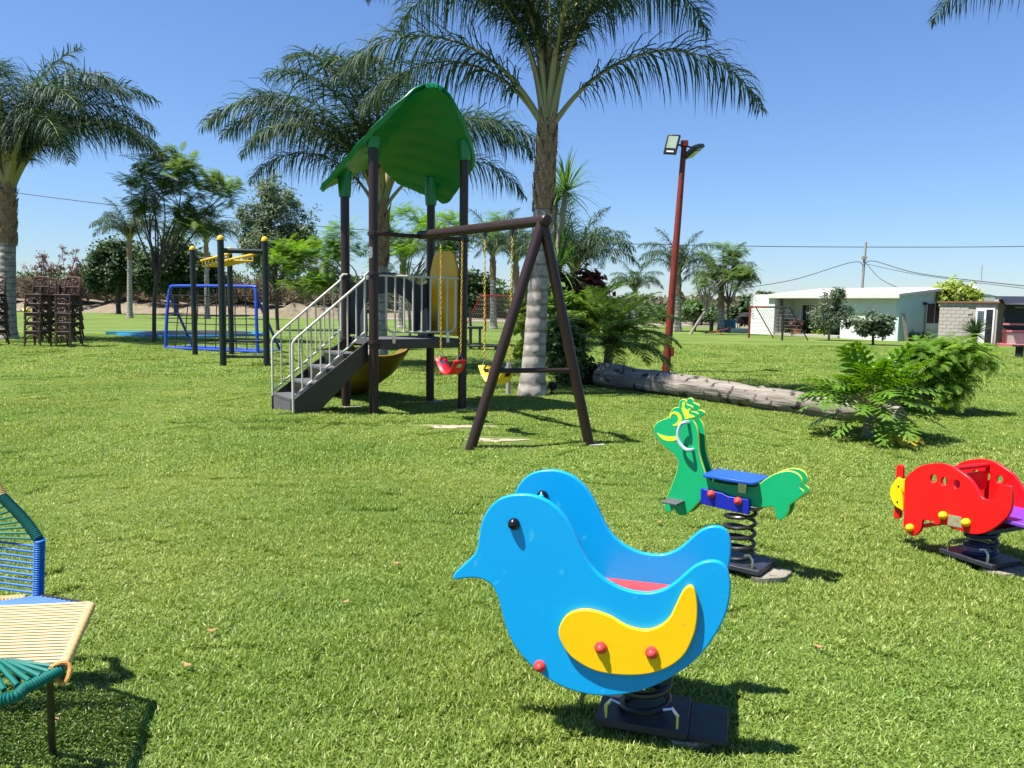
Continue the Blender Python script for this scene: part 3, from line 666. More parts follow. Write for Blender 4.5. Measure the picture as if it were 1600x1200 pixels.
    # side cheeks of the slide mouth
    for x in (.20, 1.24):
        lp = [(0, DECK), (0, DECK+.38), (.06, DECK+.45), (.14, DECK+.42), (.26, DECK+.22), (.34, DECK)]
        q = uv(x, TD-.36)
        me = panel_mesh('slide_cheek', [smooth_loop(lp, 3)], Vector((q.x, q.y, 0)), -e1.cross(Zv), Zv, e1, .03, .008, 'panel_grey'); link('slide_cheek', me, None, t)
    # ---- stairs on the F-FL side, coming down towards -e1
    RUN = 1.14; zb0 = .10; rise = (DECK-zb0)/5; run = RUN/4.6
    w0, w1 = .10, TD-.10
    for i in range(1, 5):
        z = zb0+rise*i; u = -RUN+run*(i-1)+run/2
        MB().box(uv(u, TD/2, z-.018), (run+.03, w1-w0-.05, .036), e1).build('step', 'deck_grey', t, bevel=.003)
        MB().box(uv(u-run/2+.005, TD/2, z-.10), (.012, w1-w0-.05, rise-.03), e1).build('riser', 'black_steel', t)
    MB().box(uv(-RUN+run/2-.02, TD/2, zb0/2+rise*.42), (run*.92, w1-w0-.055, zb0+rise*.80), e1).build('bottom_block', 'deck_grey', t, bevel=.004)
    for v in (w0, w1):
        # stringer
        lp = [(-RUN-.02, zb0*.5), (-RUN-.02, zb0+rise*.75), (-.04, DECK-.02), (-.04, DECK-.30), (-RUN+.32, zb0*.5)]
        q = uv(0, v)
        me = panel_mesh('stringer', [lp], Vector((q.x, q.y, 0)), e1, Zv, e1.cross(Zv), .035, .004, 'black_steel'); link('stringer', me, None, t)
        # handrail
        vv = v-.03 if v < .5 else v+.03
        ztop = 1.90; sl = (DECK-zb0-rise*.2)/(RUN)
        hb = zb0+.93; 
        pts = [uv(-RUN, vv, zb0-.06), uv(-RUN, vv, hb), uv(-RUN+.015, vv, hb+.04), uv(-RUN+.05, vv, hb+.08), uv(-.10, vv, hb+.08+sl*(RUN-.15)+.0)]
        MB().tube(pts, .0175, 10).build('hand_rail', 'white_pipe', t)
        zz = hb+.08+sl*(RUN-.15)
        MB().tube([uv(-.10, vv, zz-.02), uv(-.10, vv, DECK-.02)], .0175, 10).build('hand_rail_post', 'white_pipe', t)
        MB().tube([uv(-.10, vv, zz-.02), uv(-.10, vv, 1.98), uv(-.06, vv, 2.02), uv(-.0, vv, 2.02)], .0175, 10).build('hand_rail_post', 'white_pipe', t)
        lo0, lo1 = zb0+.13+.08, zb0+.13+.08+sl*(RUN-.08)
        MB().tube([uv(-RUN, vv, lo0), uv(-.10, vv, lo1)], .015, 8).build('lower_rail', 'white_pipe', t)
        for k in range(1, 8):
            f = k/8; u = -RUN+(RUN-.10)*f
            za = lo0+(lo1-lo0)*f; zc = hb+.07+sl*max(0, (u+RUN-.05)); MB().tube([uv(u, vv, za), uv(u, vv, zc)], .0115, 8).build('baluster', 'white_pipe', t)
    # ---- leaf roof
    nu, nv = 56, 60; half = TW/2; vs = []
    def zr(up, v, w):
        ridge = 4.61-.42*(v+.38); s = 1.02-.13*max(0, v)
        d = math.sqrt(up*up+.12)-.3464
        z = ridge-s*d
        q = (abs(up)*.75+v*.9)*3.4; q -= math.floor(q); z += .034*(q if q < .8 else (1-q)*4)*min(1, abs(up)/.25)      # pressed leaf ribs
        return z
    keys = [(-.40, .16), (-.36, .34), (-.28, .54), (-.15, .76), (0, .92), (.15, .99), (.4, 1.03), (.75, 1.06), (1.02, 1.10), (1.2, 1.06), (1.32, .92), (1.40, .72)]
    def width(v):
        for (a, wa), (b_, wb) in zip(keys, keys[1:]):
            if v <= b_: k = (v-a)/(b_-a); return wa+(wb-wa)*k
        return keys[-1][1]
    for j in range(nv+1):
        v = -.40+1.80*j/nv; w = width(v)
        for i in range(nu+1):
            f = -1+2*i/nu; up = f*w; vv = v+.9*abs(f)*(1-abs(f))*max(0, (v+.4)/1.8)**2
            vs.append(uv(half+up, vv, zr(up, vv, w)-.04*max(0, abs(f)-.9)*10*.4))
    fs = [(j*(nu+1)+i, j*(nu+1)+i+1, (j+1)*(nu+1)+i+1, (j+1)*(nu+1)+i) for j in range(nv) for i in range(nu)]
    mb = MB(); mb.add(vs, fs); o = mb.build('roof', 'roof_green', t); s_ = o.modifiers.new('thick', 'SOLIDIFY'); s_.thickness = .07; s_.offset = -1
    bv = o.modifiers.new('bevel', 'BEVEL'); bv.width = .022; bv.segments = 3; bv.limit_method = 'ANGLE'; bv.angle_limit = math.radians(50)
    # ---- swing frame
    apex = P(848, 345, 8.64); L, R = G(735, 702), G(921, 696)
    for b in (L, R):
        d = (apex-b); MB().tube([b-d*.01, b+d*.5, apex], .060, 16).build('swing_leg', 'brown_paint', t); MASK.append((b.x, b.y, .09))
    MB().prism([(R.x+.06+.12*math.cos(k), R.y+.08*math.sin(k)) for k in [i*.628 for i in range(10)]], -.02, .02).build('concrete_footing', 'concrete', t)
    bs = uv(TW/2, 0, 2.585)
    d = (apex-bs).normalized(); MB().tube([bs, apex+d*.03], .062, 18).build('swing_beam', 'brown_paint', t)
    MB().lathe(apex+d*.02, [(.068, 0), (.072, .01), (.072, .05), (.06, .07), (.03, .08)], 16, d).build('beam_cap', 'brown_paint', t)
    MB().tube([uv(.0, -.075, 2.56), uv(TW/2, -.075, 2.56), uv(TW, -.075, 2.56)], .030, 12).build('tower_strut', 'brown_paint', t)
    for u in (0, TW): MB().lathe(uv(u, 0), [(.069, 2.53), (.085, 2.535), (.085, 2.585), (.069, 2.59)], 18).build('post_collar', 'brown_paint', t)
    cL, cR = L.lerp(apex, .345), R.lerp(apex, .345); MB().tube([cL, cR], .028, 12).build('cross_bar', 'brown_paint', t)
    # points on beam under given pixels
    def onbeam(px):
        best = min((abs((P_:=bs.lerp(apex, k/400)).x/P_.y-(px-800)/1200*1.0), k) for k in range(401))[1]; return bs.lerp(apex, best/400)
    return t, [onbeam(x) for x in (687, 720, 755, 797)], d, bs, apex
tower, hang, bdir, bs, apex = build_tower()
def chain(pts0, pts1, parent):
    mb = MB(); L = (pts1-pts0).length; n = int(L/.030); d = (pts1-pts0).normalized(); a = d.cross(Vector((0, 1, 0))).normalized(); b = d.cross(a)
    for i in range(n):
        c = pts0+d*(L*(i+.5)/n); tw = i*1.35; s = a*math.cos(tw)+b*math.sin(tw)
        ring = [c+d*(.021*math.cos(k*math.pi/4))+s*(.0125*math.sin(k*math.pi/4)) for k in range(8)]
        mb.tube(ring, .0042, 4, closed=True)
    return mb.build('chain', 'chain_yellow', parent)
def swing(p0, p1, zs, m, label, plate):
    c = (p0+p1)/2; t = thing('belt_swing', label, 'swing', (c.x, c.y, 0), 'belt swings under the brown beam')
    ax = Vector((p1.x-p0.x, p1.y-p0.y, 0)).normalized(); side = Vector((-ax.y, ax.x, 0)); hw = (p1-p0).length/2
    ends = []
    for sgn, p in ((-1, p0), (1, p1)):
        top = Vector((p.x, p.y, p.z-.06))
        MB().box(top+Vector((0, 0, -.015)), (.05, .035, .05), ax).build('hanger', 'black_steel', t, bevel=.006)
        MB().tube([top+Vector((0, 0, -.03)), top+Vector((0, 0, -.08))], .012, 8).build('hanger_pin', 'black_steel', t)
        e = c+ax*(sgn*hw*.93)+Vector((0, 0, zs+.10-c.z)); 
        chain(top+Vector((0, 0, -.08)), e, t)
        f = c+ax*(sgn*hw*.80)+Vector((0, 0, zs-c.z))
        MB().tube([e, f+side*.055, f-side*.055], .0055, 6, closed=True).build('triangle_link', 'bright_metal', t)
    N = 18; vs = []
    W = hw*.92
    for i in range(N+1):
        f = -1+2*i/N; x = W*f; z = zs-.20*(1-abs(f)**2.4)+.0; ww = .092
        for sd in (-1, 1): vs.append(c+ax*x+side*(ww*sd)+Vector((0, 0, z-c.z+(.01 if abs(f) > .9 else 0))))
    mb = MB(); mb.add(vs, [(2*i, 2*i+2, 2*i+3, 2*i+1) for i in range(N)]); o = mb.build('seat', m, t); s_ = o.modifiers.new('thick', 'SOLIDIFY'); s_.thickness = .012
    for sgn in (-1, 1):
        i = 1 if sgn < 0 else N-1; p = (vs[2*i]+vs[2*i+1])/2; p2 = (vs[2*(i+sgn*-1)]+vs[2*(i-sgn)+1])/2; dd = (p2-p).normalized()
        for off in (.010, -.012):
            MB().box(p+dd*.01+dd.cross(side)*off, (.06, .07, .008), dd, side).build('seat_plate', plate, t, bevel=.002)
swing(hang[0], hang[1], .85, 'swing_red', 'red belt swing on yellow chains nearest the play tower', 'bright_metal')
swing(hang[2], hang[3], .83, 'swing_yellow', 'yellow belt swing on yellow chains beside the A-frame legs', 'mat_black')
# ================================================================== EXERCISE FRAME
def build_exercise():
    a, b, c, d = G(305, 555), G(349, 573), G(417, 573), G(364, 556)
    d = a+(c-b); H = 3.05
    t = thing('overhead_ladder_frame', 'dark green post frame with yellow caps and yellow overhead ladder', 'exercise frame', tuple((a+c)/2))
    for p in (a, b, c, d):
        MB().tube([p, p+Zv*H], .078, 14).build('post', 'dark_post', t)
        MB().lathe(p+Zv*H, [(.086, 0), (.086, .03), (.07, .08), (.04, .105), (.01, .115)], 14).build('post_cap', 'cap_yellow', t)
    MB().tube([b+Zv*2.80, c+Zv*2.80], .06, 12).build('top_bar', 'dark_post', t); MB().tube([a+Zv*2.80, d+Zv*2.80], .06, 12).build('top_bar', 'dark_post', t)
    MB().tube([b+Zv*.62, c+Zv*.62], .032, 10).build('cross_bar', 'dark_post', t); MB().tube([b+Zv*.25, c+Zv*.25], .036, 10).build('cross_bar', 'dark_post', t)
    for f in (.22, .78):
        p, q = b.lerp(c, f)+Zv*2.74, a.lerp(d, f)+Zv*2.74; MB().tube([p, q], .035, 10).build('ladder_rail', 'cap_yellow', t)
    for k in range(8):
        f = (k+.5)/8; p = b.lerp(c, .22).lerp(a.lerp(d, .22), f)+Zv*2.74; q = b.lerp(c, .78).lerp(a.lerp(d, .78), f)+Zv*2.74
        MB().tube([p, p-Zv*.16, q-Zv*.16, q], .022, 8).build('ladder_rung', 'cap_yellow', t)
build_exercise()
def build_net():
    A, B = G(259, 546), G(403, 553); d = (B-A).normalized(); back = Vector((-d.y, d.x, 0)); H = 2.05; L = (B-A).length
    t = thing('climbing_net_frame', 'blue pipe frame holding a square black rope net', 'climbing net', tuple((A+B)/2))
    pts = smooth_path([A, A-d*.02+Zv*(H*.5)+back*.1, A-d*.02+Zv*(H-.28)+back*.22, A+d*.06+Zv*(H-.06)+back*.25, A+d*.30+Zv*H+back*.26, B-d*.55+Zv*H+back*.26, B-d*.30+Zv*(H-.06)+back*.25, B-d*.22+Zv*(H-.28)+back*.22, B-d*.12+Zv*(H*.5)+back*.1, B], 4)
    MB().tube(pts, .052, 12).build('front_hoop', 'blue_pipe', t)
    for p, s in ((A, 1), (B, -1)):
        MB().tube([p+d*(.0 if s > 0 else -.22)+Zv*(H-.3)+back*.23, p+back*1.1+d*(.05*s)+Zv*.04], .042, 10).build('rear_stay', 'blue_pipe', t)
        MB().tube([p+Zv*.04, p+back*1.1+d*(.05*s)+Zv*.04], .042, 10).build('base_rail', 'blue_pipe', t)
    MB().tube([A+Zv*.06, B+Zv*.06], .045, 10).build('base_rail', 'blue_pipe', t); MB().tube([A+back*1.1+d*.05+Zv*.04, B+back*1.1-d*.05+Zv*.04], .042, 10).build('base_rail', 'blue_pipe', t)
    for k in range(1, 9):
        f = k/9; p = A.lerp(B, f)+Zv*.08; q = A.lerp(B, .02+f*.90)+Zv*(H-.02)+back*.26; MB().tube([p, p.lerp(q, .5)+d*random.uniform(-.05, .05), q], .017, 5).build('rope', 'rope_black', t)
    for k in range(1, 7):
        f = k/7; a = A.lerp(A+back*.24+Zv*H, f); b = B.lerp(B-d*.22+back*.24+Zv*H, f); MB().tube([a, a.lerp(b, .5)-Zv*.03, b], .017, 5).build('rope', 'rope_black', t)
build_net()
def build_trampoline():
    c = G(300, 524); r = 3.1; t = thing('sunken_trampoline', 'low round trampoline with teal and blue pad behind the net frame', 'trampoline', (c.x, c.y, 0))
    MB().lathe(c, [(r, 0), (r, .10), (r-.02, .13), (r-.42, .13), (r-.45, .09)], 48).build('pad', 'teal_pad', t)
    MB().lathe(c+Zv*.094, [(r-.46, 0), (r-.46, .045)], 48).build('jump_mat', 'mat_black', t)
    p = G(178, 524); MB().prism([(p.x-.2, p.y-.3), (p.x+1.4, p.y-.5), (p.x+1.6, p.y+.2), (p.x, p.y+.4)], .0, .17).build('pad_flap', 'teal_pad', t)
build_trampoline()
# ================================================================== CHAIR STACKS
def chair_proto():
    t = thing('cross_back_chair', 'x', 'chair', (0, 0, 0), 'stacked wooden cross back chairs')
    W, D, SH, H = .50, .48, .47, 1.0; m = 'chair_wood'
    MB().box((0, -D/2+.03, SH-.055), (W-.08, .025, .075)).build('apron', m, t); MB().box((0, D/2-.01, SH-.055), (W-.08, .025, .075)).build('apron', m, t)
    for sx in (-1, 1):
        MB().tube([(sx*(W/2-.02), -D/2, 0), (sx*(W/2-.045), -D/2+.02, SH-.02)], [.023, .028], 7).build('leg', m, t)
        MB().tube(smooth_path([(sx*(W/2-.01), D/2+.10, 0), (sx*(W/2-.03), D/2, SH), (sx*(W/2-.03), D/2+.02, SH+.25), (sx*(W/2-.05), D/2+.09, H-.04)], 3), .027, 7).build('leg', m, t)
    MB().box((0, 0, SH), (W, D, .035)).build('seat', m, t, bevel=.01)
    MB().tube(smooth_path([(-W/2+.03, D/2+.09, H-.05), (-W/4, D/2+.11, H-.01), (W/4, D/2+.11, H-.01), (W/2-.03, D/2+.09, H-.05)], 3), .034, 7).build('top_rail', m, t)
    for s in (-1, 1): MB().tube([(s*(W/2-.05), D/2+.08, H-.08), (0, D/2+.055, SH+.28), (-s*(W/2-.05), D/2+.015, SH+.08)], .020, 6).build('cross_slat', m, t)
    MB().tube([(-W/2+.04, D/2+.02, SH+.24), (W/2-.04, D/2+.02, SH+.24)], .02, 6).build('back_rail', m, t)
    pts = [(-W/2+.04, -D/2, .12)]
    for y in (-D/2, D/2+.04):
        arc = [((W/2-.05)*math.cos(a), y, .10+.26*math.sin(a)) for a in [math.pi*k/10 for k in range(11)]]; MB().tube(arc, .019, 6).build('arch_brace', m, t)
    return t
def build_chairs():
    proto = chair_proto(); kids_of(proto)
    specs = [(59, 542, 0, '', 0), (107, 543, 0, '', 0), (72, 537, 1, '', 0), (97, 537, 1, '', 0), (-9, 541, 0, '', 0)]
    names = ['bottom wooden chair', 'second wooden chair up', 'middle wooden chair', 'wooden chair second from top', 'top wooden chair']
    first = True
    for si, (px, py, kk, nm, _) in enumerate(specs):
        g = G(px, py); sc = 1.10
        for k in range(5):
            o = proto if first else copy_tree(proto); first = False
            o.location = (g.x+random.uniform(-.02, .02), g.y+k*.02, k*.27*sc); o.scale = (sc,)*3
            o.rotation_euler = (0, 0, math.radians([4, -3, 8, -6, 6][si]+random.uniform(-2, 2)))
            nmn = {0: 'left one of the two full brown stacks', 1: 'right one of the two full brown stacks', 2: 'brown stack hidden behind the left full stack', 3: 'brown stack hidden behind the right full stack', 4: 'brown stack cut by the left edge'}[si]
            o['label'] = '%s of the %s' % (names[k], nmn)
build_chairs()
# ================================================================== FLOODLIGHT POLE
def build_flood():
    b = G(1040, 584); topp = P(1069, 226, b.y); t = thing('floodlight_pole', 'leaning rusty red pole carrying two black floodlights', 'lamp post', tuple(b))
    MB().tube([b-Zv*.05, b.lerp(topp, .5), topp], [.10, .085, .065], 14).build('pole', 'rust_red', t)
    d = (topp-b).normalized(); j = b.lerp(topp, .10); MB().box(j+Vector((.11, -.03, 0)), (.07, .12, .22)).build('junction_box', 'rust_red', t, bevel=.01)
    MB().box(topp-d*.0+Vector((.0, -.02, .02)), (.16, .14, .14)).build('bracket', 'rust_red', t, bevel=.01)
    MB().tube([topp-Vector((.30, 0, 0))+Zv*.02, topp+Vector((.30, 0, 0))-Zv*.08], .022, 8).build('arm', 'lamp_black', t)
    def lamp(c, ax, ay, w, h):
        ax = Vector(ax).normalized(); ay = Vector(ay).normalized(); n = ax.cross(ay)
        o = MB().box(c, (w, h, .09), ax, ay).build('floodlight', 'lamp_black', t, bevel=.012)
        for k in range(5): MB().box(c-n*.06+ax*(w*(-.36+.18*k)), (.012, h*.8, .05), ax, ay).build('cooling_fin', 'lamp_black', o)
        MB().box(c+n*.047+ay*(h*.10), (w*.74, h*.62, .006), ax, ay).build('lens', 'lamp_glass', o)
        MB().box(c+n*.047-ay*(h*.38), (w*.55, h*.08, .008), ax, ay).build('sensor_box', 'frame_white', o)
    lamp(P(1050, 226, b.y-.05), (.93, -.30, -.10), (.22, .05, .97), .30, .46)
    lamp(P(1084, 237, b.y-.05), (-.72, -.62, -.30), (-.50, .75, -.48), .34, .44)
build_flood()
# ================================================================== LOGS
def build_log(p0, p1, r0, r1, label, seed, group=None):
    N, K = 46, 20; vs = []; r_ = np.random.default_rng(seed); d = (p1-p0); L = d.length; d.normalize(); sd = Vector((-d.y, d.x, 0)); upv = Vector((0, 0, 1))
    ph = r_.uniform(0, 6, 8)
    for i in range(N+1):
        t = i/N; c = p0.lerp(p1, t)+sd*(.06*math.sin(t*5+ph[0])); r = r0+(r1-r0)*t
        r *= 1+.05*math.sin(t*17+ph[1])+.03*math.sin(t*41+ph[2])
        for k in range(K):
            a = 2*math.pi*k/K; rr = r*(1+.06*math.sin(3*a+ph[3]+t*3)+.035*math.sin(7*a+ph[4]+t*2)+.02*math.sin(13*a+t*9)+.05*math.sin(5*a+9*t+2*math.sin(t*14))*math.sin(t*23+ph[5])+r_.normal(0, .012))
            vs.append(c+sd*(rr*math.cos(a))+upv*(rr*math.sin(a)))
    fs = [(i*K+k, i*K+(k+1) % K, (i+1)*K+(k+1) % K, (i+1)*K+k) for i in range(N) for k in range(K)]
    c = thing('fallen_log', label, 'log', tuple((p0.x+p1.x)/2 if j == 0 else ((p0.y+p1.y)/2 if j == 1 else 0) for j in range(3)), 'weathered logs lying on the lawn')
    # local frame along x so that the grain runs along the log
    ang = math.atan2(d.y, d.x); org = ORG[c]
    mb = MB(); R_ = Matrix.Rotation(-ang, 3, 'Z'); lv = [R_ @ (v-org) for v in vs]; mb.add(lv, fs)
    me = mb.mesh('trunk_wood', 'log_wood'); o = bpy.data.objects.new('trunk_wood', me); COL.objects.link(o); o.parent = c; o.rotation_euler = (0, 0, ang)
    for e in (0, N):
        cc = sum((vs[e*K+k] for k in range(K)), Vector())/K; sg = -1 if e == 0 else 1
        m2 = MB(); m2.add([cc+d*(sg*.012)]+[v+d*(sg*.001) for v in vs[e*K:e*K+K]], [(0, k+1, (k+1) % K+1) for k in range(K)]); m2.build('cut_end', 'log_end', c)
    for tt, aa in ((.34, 1.3), (.40, .9), (.62, 1.9)):
        r = (r0+(r1-r0)*tt); pc = p0.lerp(p1, tt)+sd*(.06*math.sin(tt*5+ph[0]))+sd*(-r*.75*math.cos(aa))+upv*(r*.8*math.sin(aa))*.8
        MB().lathe(pc, [(.09*r/.2, -.03), (.085*r/.2, .02), (.05*r/.2, .028), (.03*r/.2, .012)], 12, -sd*.8+upv*.5).build('knot', 'log_wood', c)
    return c
lp0 = G(940, 606); lp1 = G(1412, 670)
build_log(Vector((lp0.x, lp0.y+.2, .23)), Vector((lp1.x, lp1.y+.05, .15)), .24, .16, 'long grey weathered log running from the bushes to the lobed plant', 3)
lq0 = G(1385, 640); lq1 = G(1452, 648)
build_log(Vector((lq0.x, lq0.y+.3, .17)), Vector((lq1.x, lq1.y+.1, .17)), .18, .17, 'short grey log with its sawn end showing right of the lobed plant', 5)
# ================================================================== VEGETATION BUILDERS
def frond_mesh(name, L, e0, e1a, nl, lf, wl, droop, seed, m='palm_leaf', rach=(.075, .006), bare=.16, vee=.0, fwd=.55, pl=.55, ex=1.25):
    """pinnate frond leaving the origin towards +x; leaflets hang with gravity"""
    r = np.random.default_rng(seed); N = 22; pts = []; ang = []
    p = np.zeros(3); side0 = r.normal(0, .05)
    for i in range(N+1):
        t = i/N; e = math.radians(e0+(e1a-e0)*(t**ex)); az = side0*t*t*2
        ang.append((e, az)); pts.append(p.copy())
        p = p+L/N*np.array([math.cos(e)*math.cos(az), math.cos(e)*math.sin(az), math.sin(e)])
    pts = np.array(pts); V = []; F = []; vals = []
    tt = np.repeat(np.linspace(bare, .995, nl), 2); sgn = np.tile([1., -1.], nl); n = len(tt)
    tt = np.clip(tt+r.normal(0, .004, n), 0, 1)
    idx = np.minimum((tt*N).astype(int), N-1); fr = tt*N-idx
    base = pts[idx]*(1-fr)[:, None]+pts[idx+1]*fr[:, None]; T = pts[idx+1]-pts[idx]; T /= np.linalg.norm(T, axis=1)[:, None]
    up = np.array([0, 0, 1.]); Sd = np.cross(up[None, :].repeat(n, 0), T); Sd /= np.linalg.norm(Sd, axis=1)[:, None]+1e-6; Nn = np.cross(T, Sd)
    ll = lf*np.clip(np.sin(np.pi*(.12+.86*((tt-bare)/(1-bare)))), .15, 1)**.8*r.uniform(.85, 1.12, n)
    plum = r.normal(-.05, pl, n)+vee
    D = Sd*sgn[:, None]*1.0+T*(fwd+.3*tt)[:, None]+Nn*plum[:, None]; D /= np.linalg.norm(D, axis=1)[:, None]
    K = 4; rows = []; pos = base.copy(); dv = D.copy()
    W = np.cross(dv, np.array([0, 0, 1.])[None, :].repeat(n, 0)+r.normal(0, .5, (n, 3))); W /= np.linalg.norm(W, axis=1)[:, None]+1e-6
    for k in range(K+1):
        w = wl*[.6, 1.0, .9, .6, .06][k]; rows.append((pos-W*w/2, pos+W*w/2))
        pos = pos+dv*(ll/K)[:, None]; dv = dv+np.array([0, 0, -1.])*droop*(.6+.35*k)*r.uniform(.7, 1.3, n)[:, None]; dv /= np.linalg.norm(dv, axis=1)[:, None]
    A = np.stack([np.stack(x, 1) for x in rows], 1)           # n,K+1,2,3
    V = A.reshape(-1, 3); b = np.arange(n)[:, None]*(2*(K+1))
    F = np.concatenate([np.concatenate([b+2*k, b+2*k+1, b+2*k+3, b+2*k+2], 1) for k in range(K)], 0)
    vv = np.clip(r.beta(2, 3, n), 0, 1).repeat(2*(K+1))
    # rachis
    K2 = 6; rv = []; 
    for i in range(N+1):
        d = pts[min(i+1, N)]-pts[max(i-1, 0)]; d /= np.linalg.norm(d); s = np.cross([0, 0, 1], d); s /= np.linalg.norm(s)+1e-6; nn = np.cross(d, s)
        t = i/N; rr = rach[1]+(rach[0]-rach[1])*max(0, 1-t)**2.2
        for k in range(K2): a = 2*math.pi*k/K2; rv.append(pts[i]+s*rr*math.cos(a)*(1+.6*(1-t)**3)+nn*rr*.6*math.sin(a))
    off = len(V); rf = [(off+i*K2+k, off+i*K2+(k+1) % K2, off+(i+1)*K2+(k+1) % K2, off+(i+1)*K2+k) for i in range(N) for k in range(K2)]
    me = arrmesh(name, np.concatenate([V, np.array(rv)]), np.concatenate([F, np.array(rf)]), np.concatenate([vv, np.full(len(rv), .5)]), m)
    me.materials.append(M['petiole'])
    mi = np.zeros(len(F)+len(rf), dtype=np.int32); mi[len(F):] = 1; me.polygons.foreach_set('material_index', mi)
    sm = np.zeros(len(mi), dtype=bool); sm[len(F):] = True; me.polygons.foreach_set('use_smooth', sm)
    return me
FR = {}
def make_frond_sets():
    for cls, (e0, e1a, dr) in dict(up=(87, 25, .36), high=(82, -36, .52), mid=(74, -60, .62), low=(60, -66, .66), hang=(8, -76, .6)).items():
        FR[cls] = [frond_mesh('palm_frond_'+cls, 3.6, e0+random.uniform(-4, 4), e1a+random.uniform(-8, 8), 150, .86, .019, dr, 10+i*7+len(cls)) for i in range(2)]
        FR[cls+'_far'] = [frond_mesh('palm_frond_'+cls, 3.6, e0, e1a, 80, .84, .034, dr, 30+i*7+len(cls), rach=(.08, .010)) for i in range(2)]
make_frond_sets()
for cls, (e0, e1a, dr) in dict(thigh=(86, -46, .5), tmid=(80, -70, .6)).items(): FR[cls] = [frond_mesh('palm_frond_tall', 3.9, e0, e1a, 150, .86, .019, dr, 90+i+len(cls), ex=1.75, bare=.26) for i in range(2)]
def palm(base, top, r0, r1, fronds, sc, label, near=True, boots=1.4, lean=0, group='queen palms around the lawn', name='palm_tree'):
    t = thing(name, label, 'palm tree', tuple(base), group)
    N = 26; pts = []; rs = []; H = top.z-base.z
    for i in range(N+1):
        f = i/N; p = base.lerp(top, f)+Vector((lean*math.sin(f*math.pi), 0, 0)); pts.append(p)
        flare = .35*math.exp(-f*H/.35); belly = 0
        rs.append((r0+(r1-r0)*f)*(1+flare)*(1+.015*math.sin(i*2.1)))
    MB().tube(pts, rs, 18 if near else 10).build('trunk', 'palm_trunk', t)
    if boots:
        d = (top-base).normalized(); nb = 34 if near else 12
        mb = MB()
        mb.tube([top-d*boots, top-d*boots*.6, top-d*boots*.2, top+d*.15*sc], [r1*1.12, r1*1.25, r1*1.12, r1*.75], 14); 
        for i in range(nb):
            f = i/nb; a = i*2.4; c = top-d*(boots*(1-f*.95)); o = Vector((math.cos(a), math.sin(a), 0)); tn = Vector((-o.y, o.x, 0)); w = r1*.85*(1-.3*f); ln = .30+.12*random.random()
            b0 = c+o*(r1*1.02); b1 = c+o*(r1*1.22)+d*ln*.5; b2 = c+o*(r1*(1.3+.25*random.random()))+d*ln
            mb.add([b0-tn*w, b0+tn*w, b1+tn*w*.8, b1-tn*w*.8, b2+tn*w*.25, b2-tn*w*.25, b0+o*.03, b1+o*.03], [(0, 1, 2, 3), (3, 2, 4, 5), (0, 6, 7, 3), (6, 1, 2, 7)])
        mb.build('boot_sheath', 'boot_brown', t, smooth=False)
        # fibres
        if near:
            n = 500; r_ = np.random.default_rng(5); f = r_.uniform(0, 1, n); a = r_.uniform(0, 6.28, n); o = np.stack([np.cos(a), np.sin(a), np.zeros(n)], 1)
            dd = np.array(d); c = np.array(top)-dd*(boots*(1-f))[:, None]+o*(r1*1.15); e = c+o*r_.uniform(.01, .10, n)[:, None]+np.stack([r_.normal(0, .05, n), r_.normal(0, .05, n), r_.uniform(-.25, .12, n)], 1)
            tn = np.stack([-np.sin(a), np.cos(a), np.zeros(n)], 1)*.004
            V = np.stack([c-tn, c+tn, e+tn*.4, e-tn*.4], 1).reshape(-1, 3); F = np.arange(n)[:, None]*4+np.arange(4)[None, :]
            link('dead_fibre', arrmesh('dead_fibre', V, F, r_.uniform(0, 1, n).repeat(4), 'dead_leaf'), None, t)
    for i, (cls, az, s) in enumerate(fronds):
        key = cls if near else cls+'_far'; me = FR[key][i % 2]; o = bpy.data.objects.new('frond', me); COL.objects.link(o); o.parent = t
        a = math.radians(az); off = Vector((math.cos(a), math.sin(a), 0))*(r1*.5)
        o.location = (top-base)+off+Vector((0, 0, {'up': .12, 'high': .06, 'mid': 0, 'low': -.06, 'hang': -.14, 'thigh': .05, 'tmid': 0}[cls]*sc)); o.rotation_euler = (0, 0, a); o.scale = (sc*s,)*3
    return t
def ring(cls, n, a0, s=1.0): return [(cls, a0+360*i/n+random.uniform(-9, 9), s*random.uniform(.9, 1.08)) for i in range(n)]
# near centre palm behind the A-frame
pb = G(831, 618); pt = P(856, 192, pb.y)
palm(pb, pt, .205, .14, [('low', 3, 1.05), ('low', 178, 1.04), ('low', 160, .98), ('tmid', 192, 1.0), ('tmid', 20, 1.05), ('tmid', -20, 1.1), ('thigh', 166, 1.0), ('thigh', 8, 1.1), ('tmid', 150, 1.05), ('thigh', 115, 1.05), ('thigh', 55, 1.0), ('thigh', 205, 1.0), ('thigh', 300, .9), ('up', 20, 1.1), ('up', 190, 1.1), ('up', 90, 1)],
     1.22, 'big queen palm with grey ringed trunk rising right behind the A-frame legs', True, 1.55)
# left edge palm
pa = G(10, 531); ptA = P(12, 290, pa.y)
palm(pa, ptA, .33, .25, ring('up', 3, 20)+ring('high', 5, 5)+ring('mid', 5, 30)+[('low', -4, 1.12), ('mid', 4, 1.1), ('low', -40, 1.0), ('low', 180, 1), ('high', 12, 1.15), ('high', -18, 1.1), ('mid', 24, 1.05)], 1.78, 'large queen palm at the left edge beside the stacked chairs', True, 2.2)
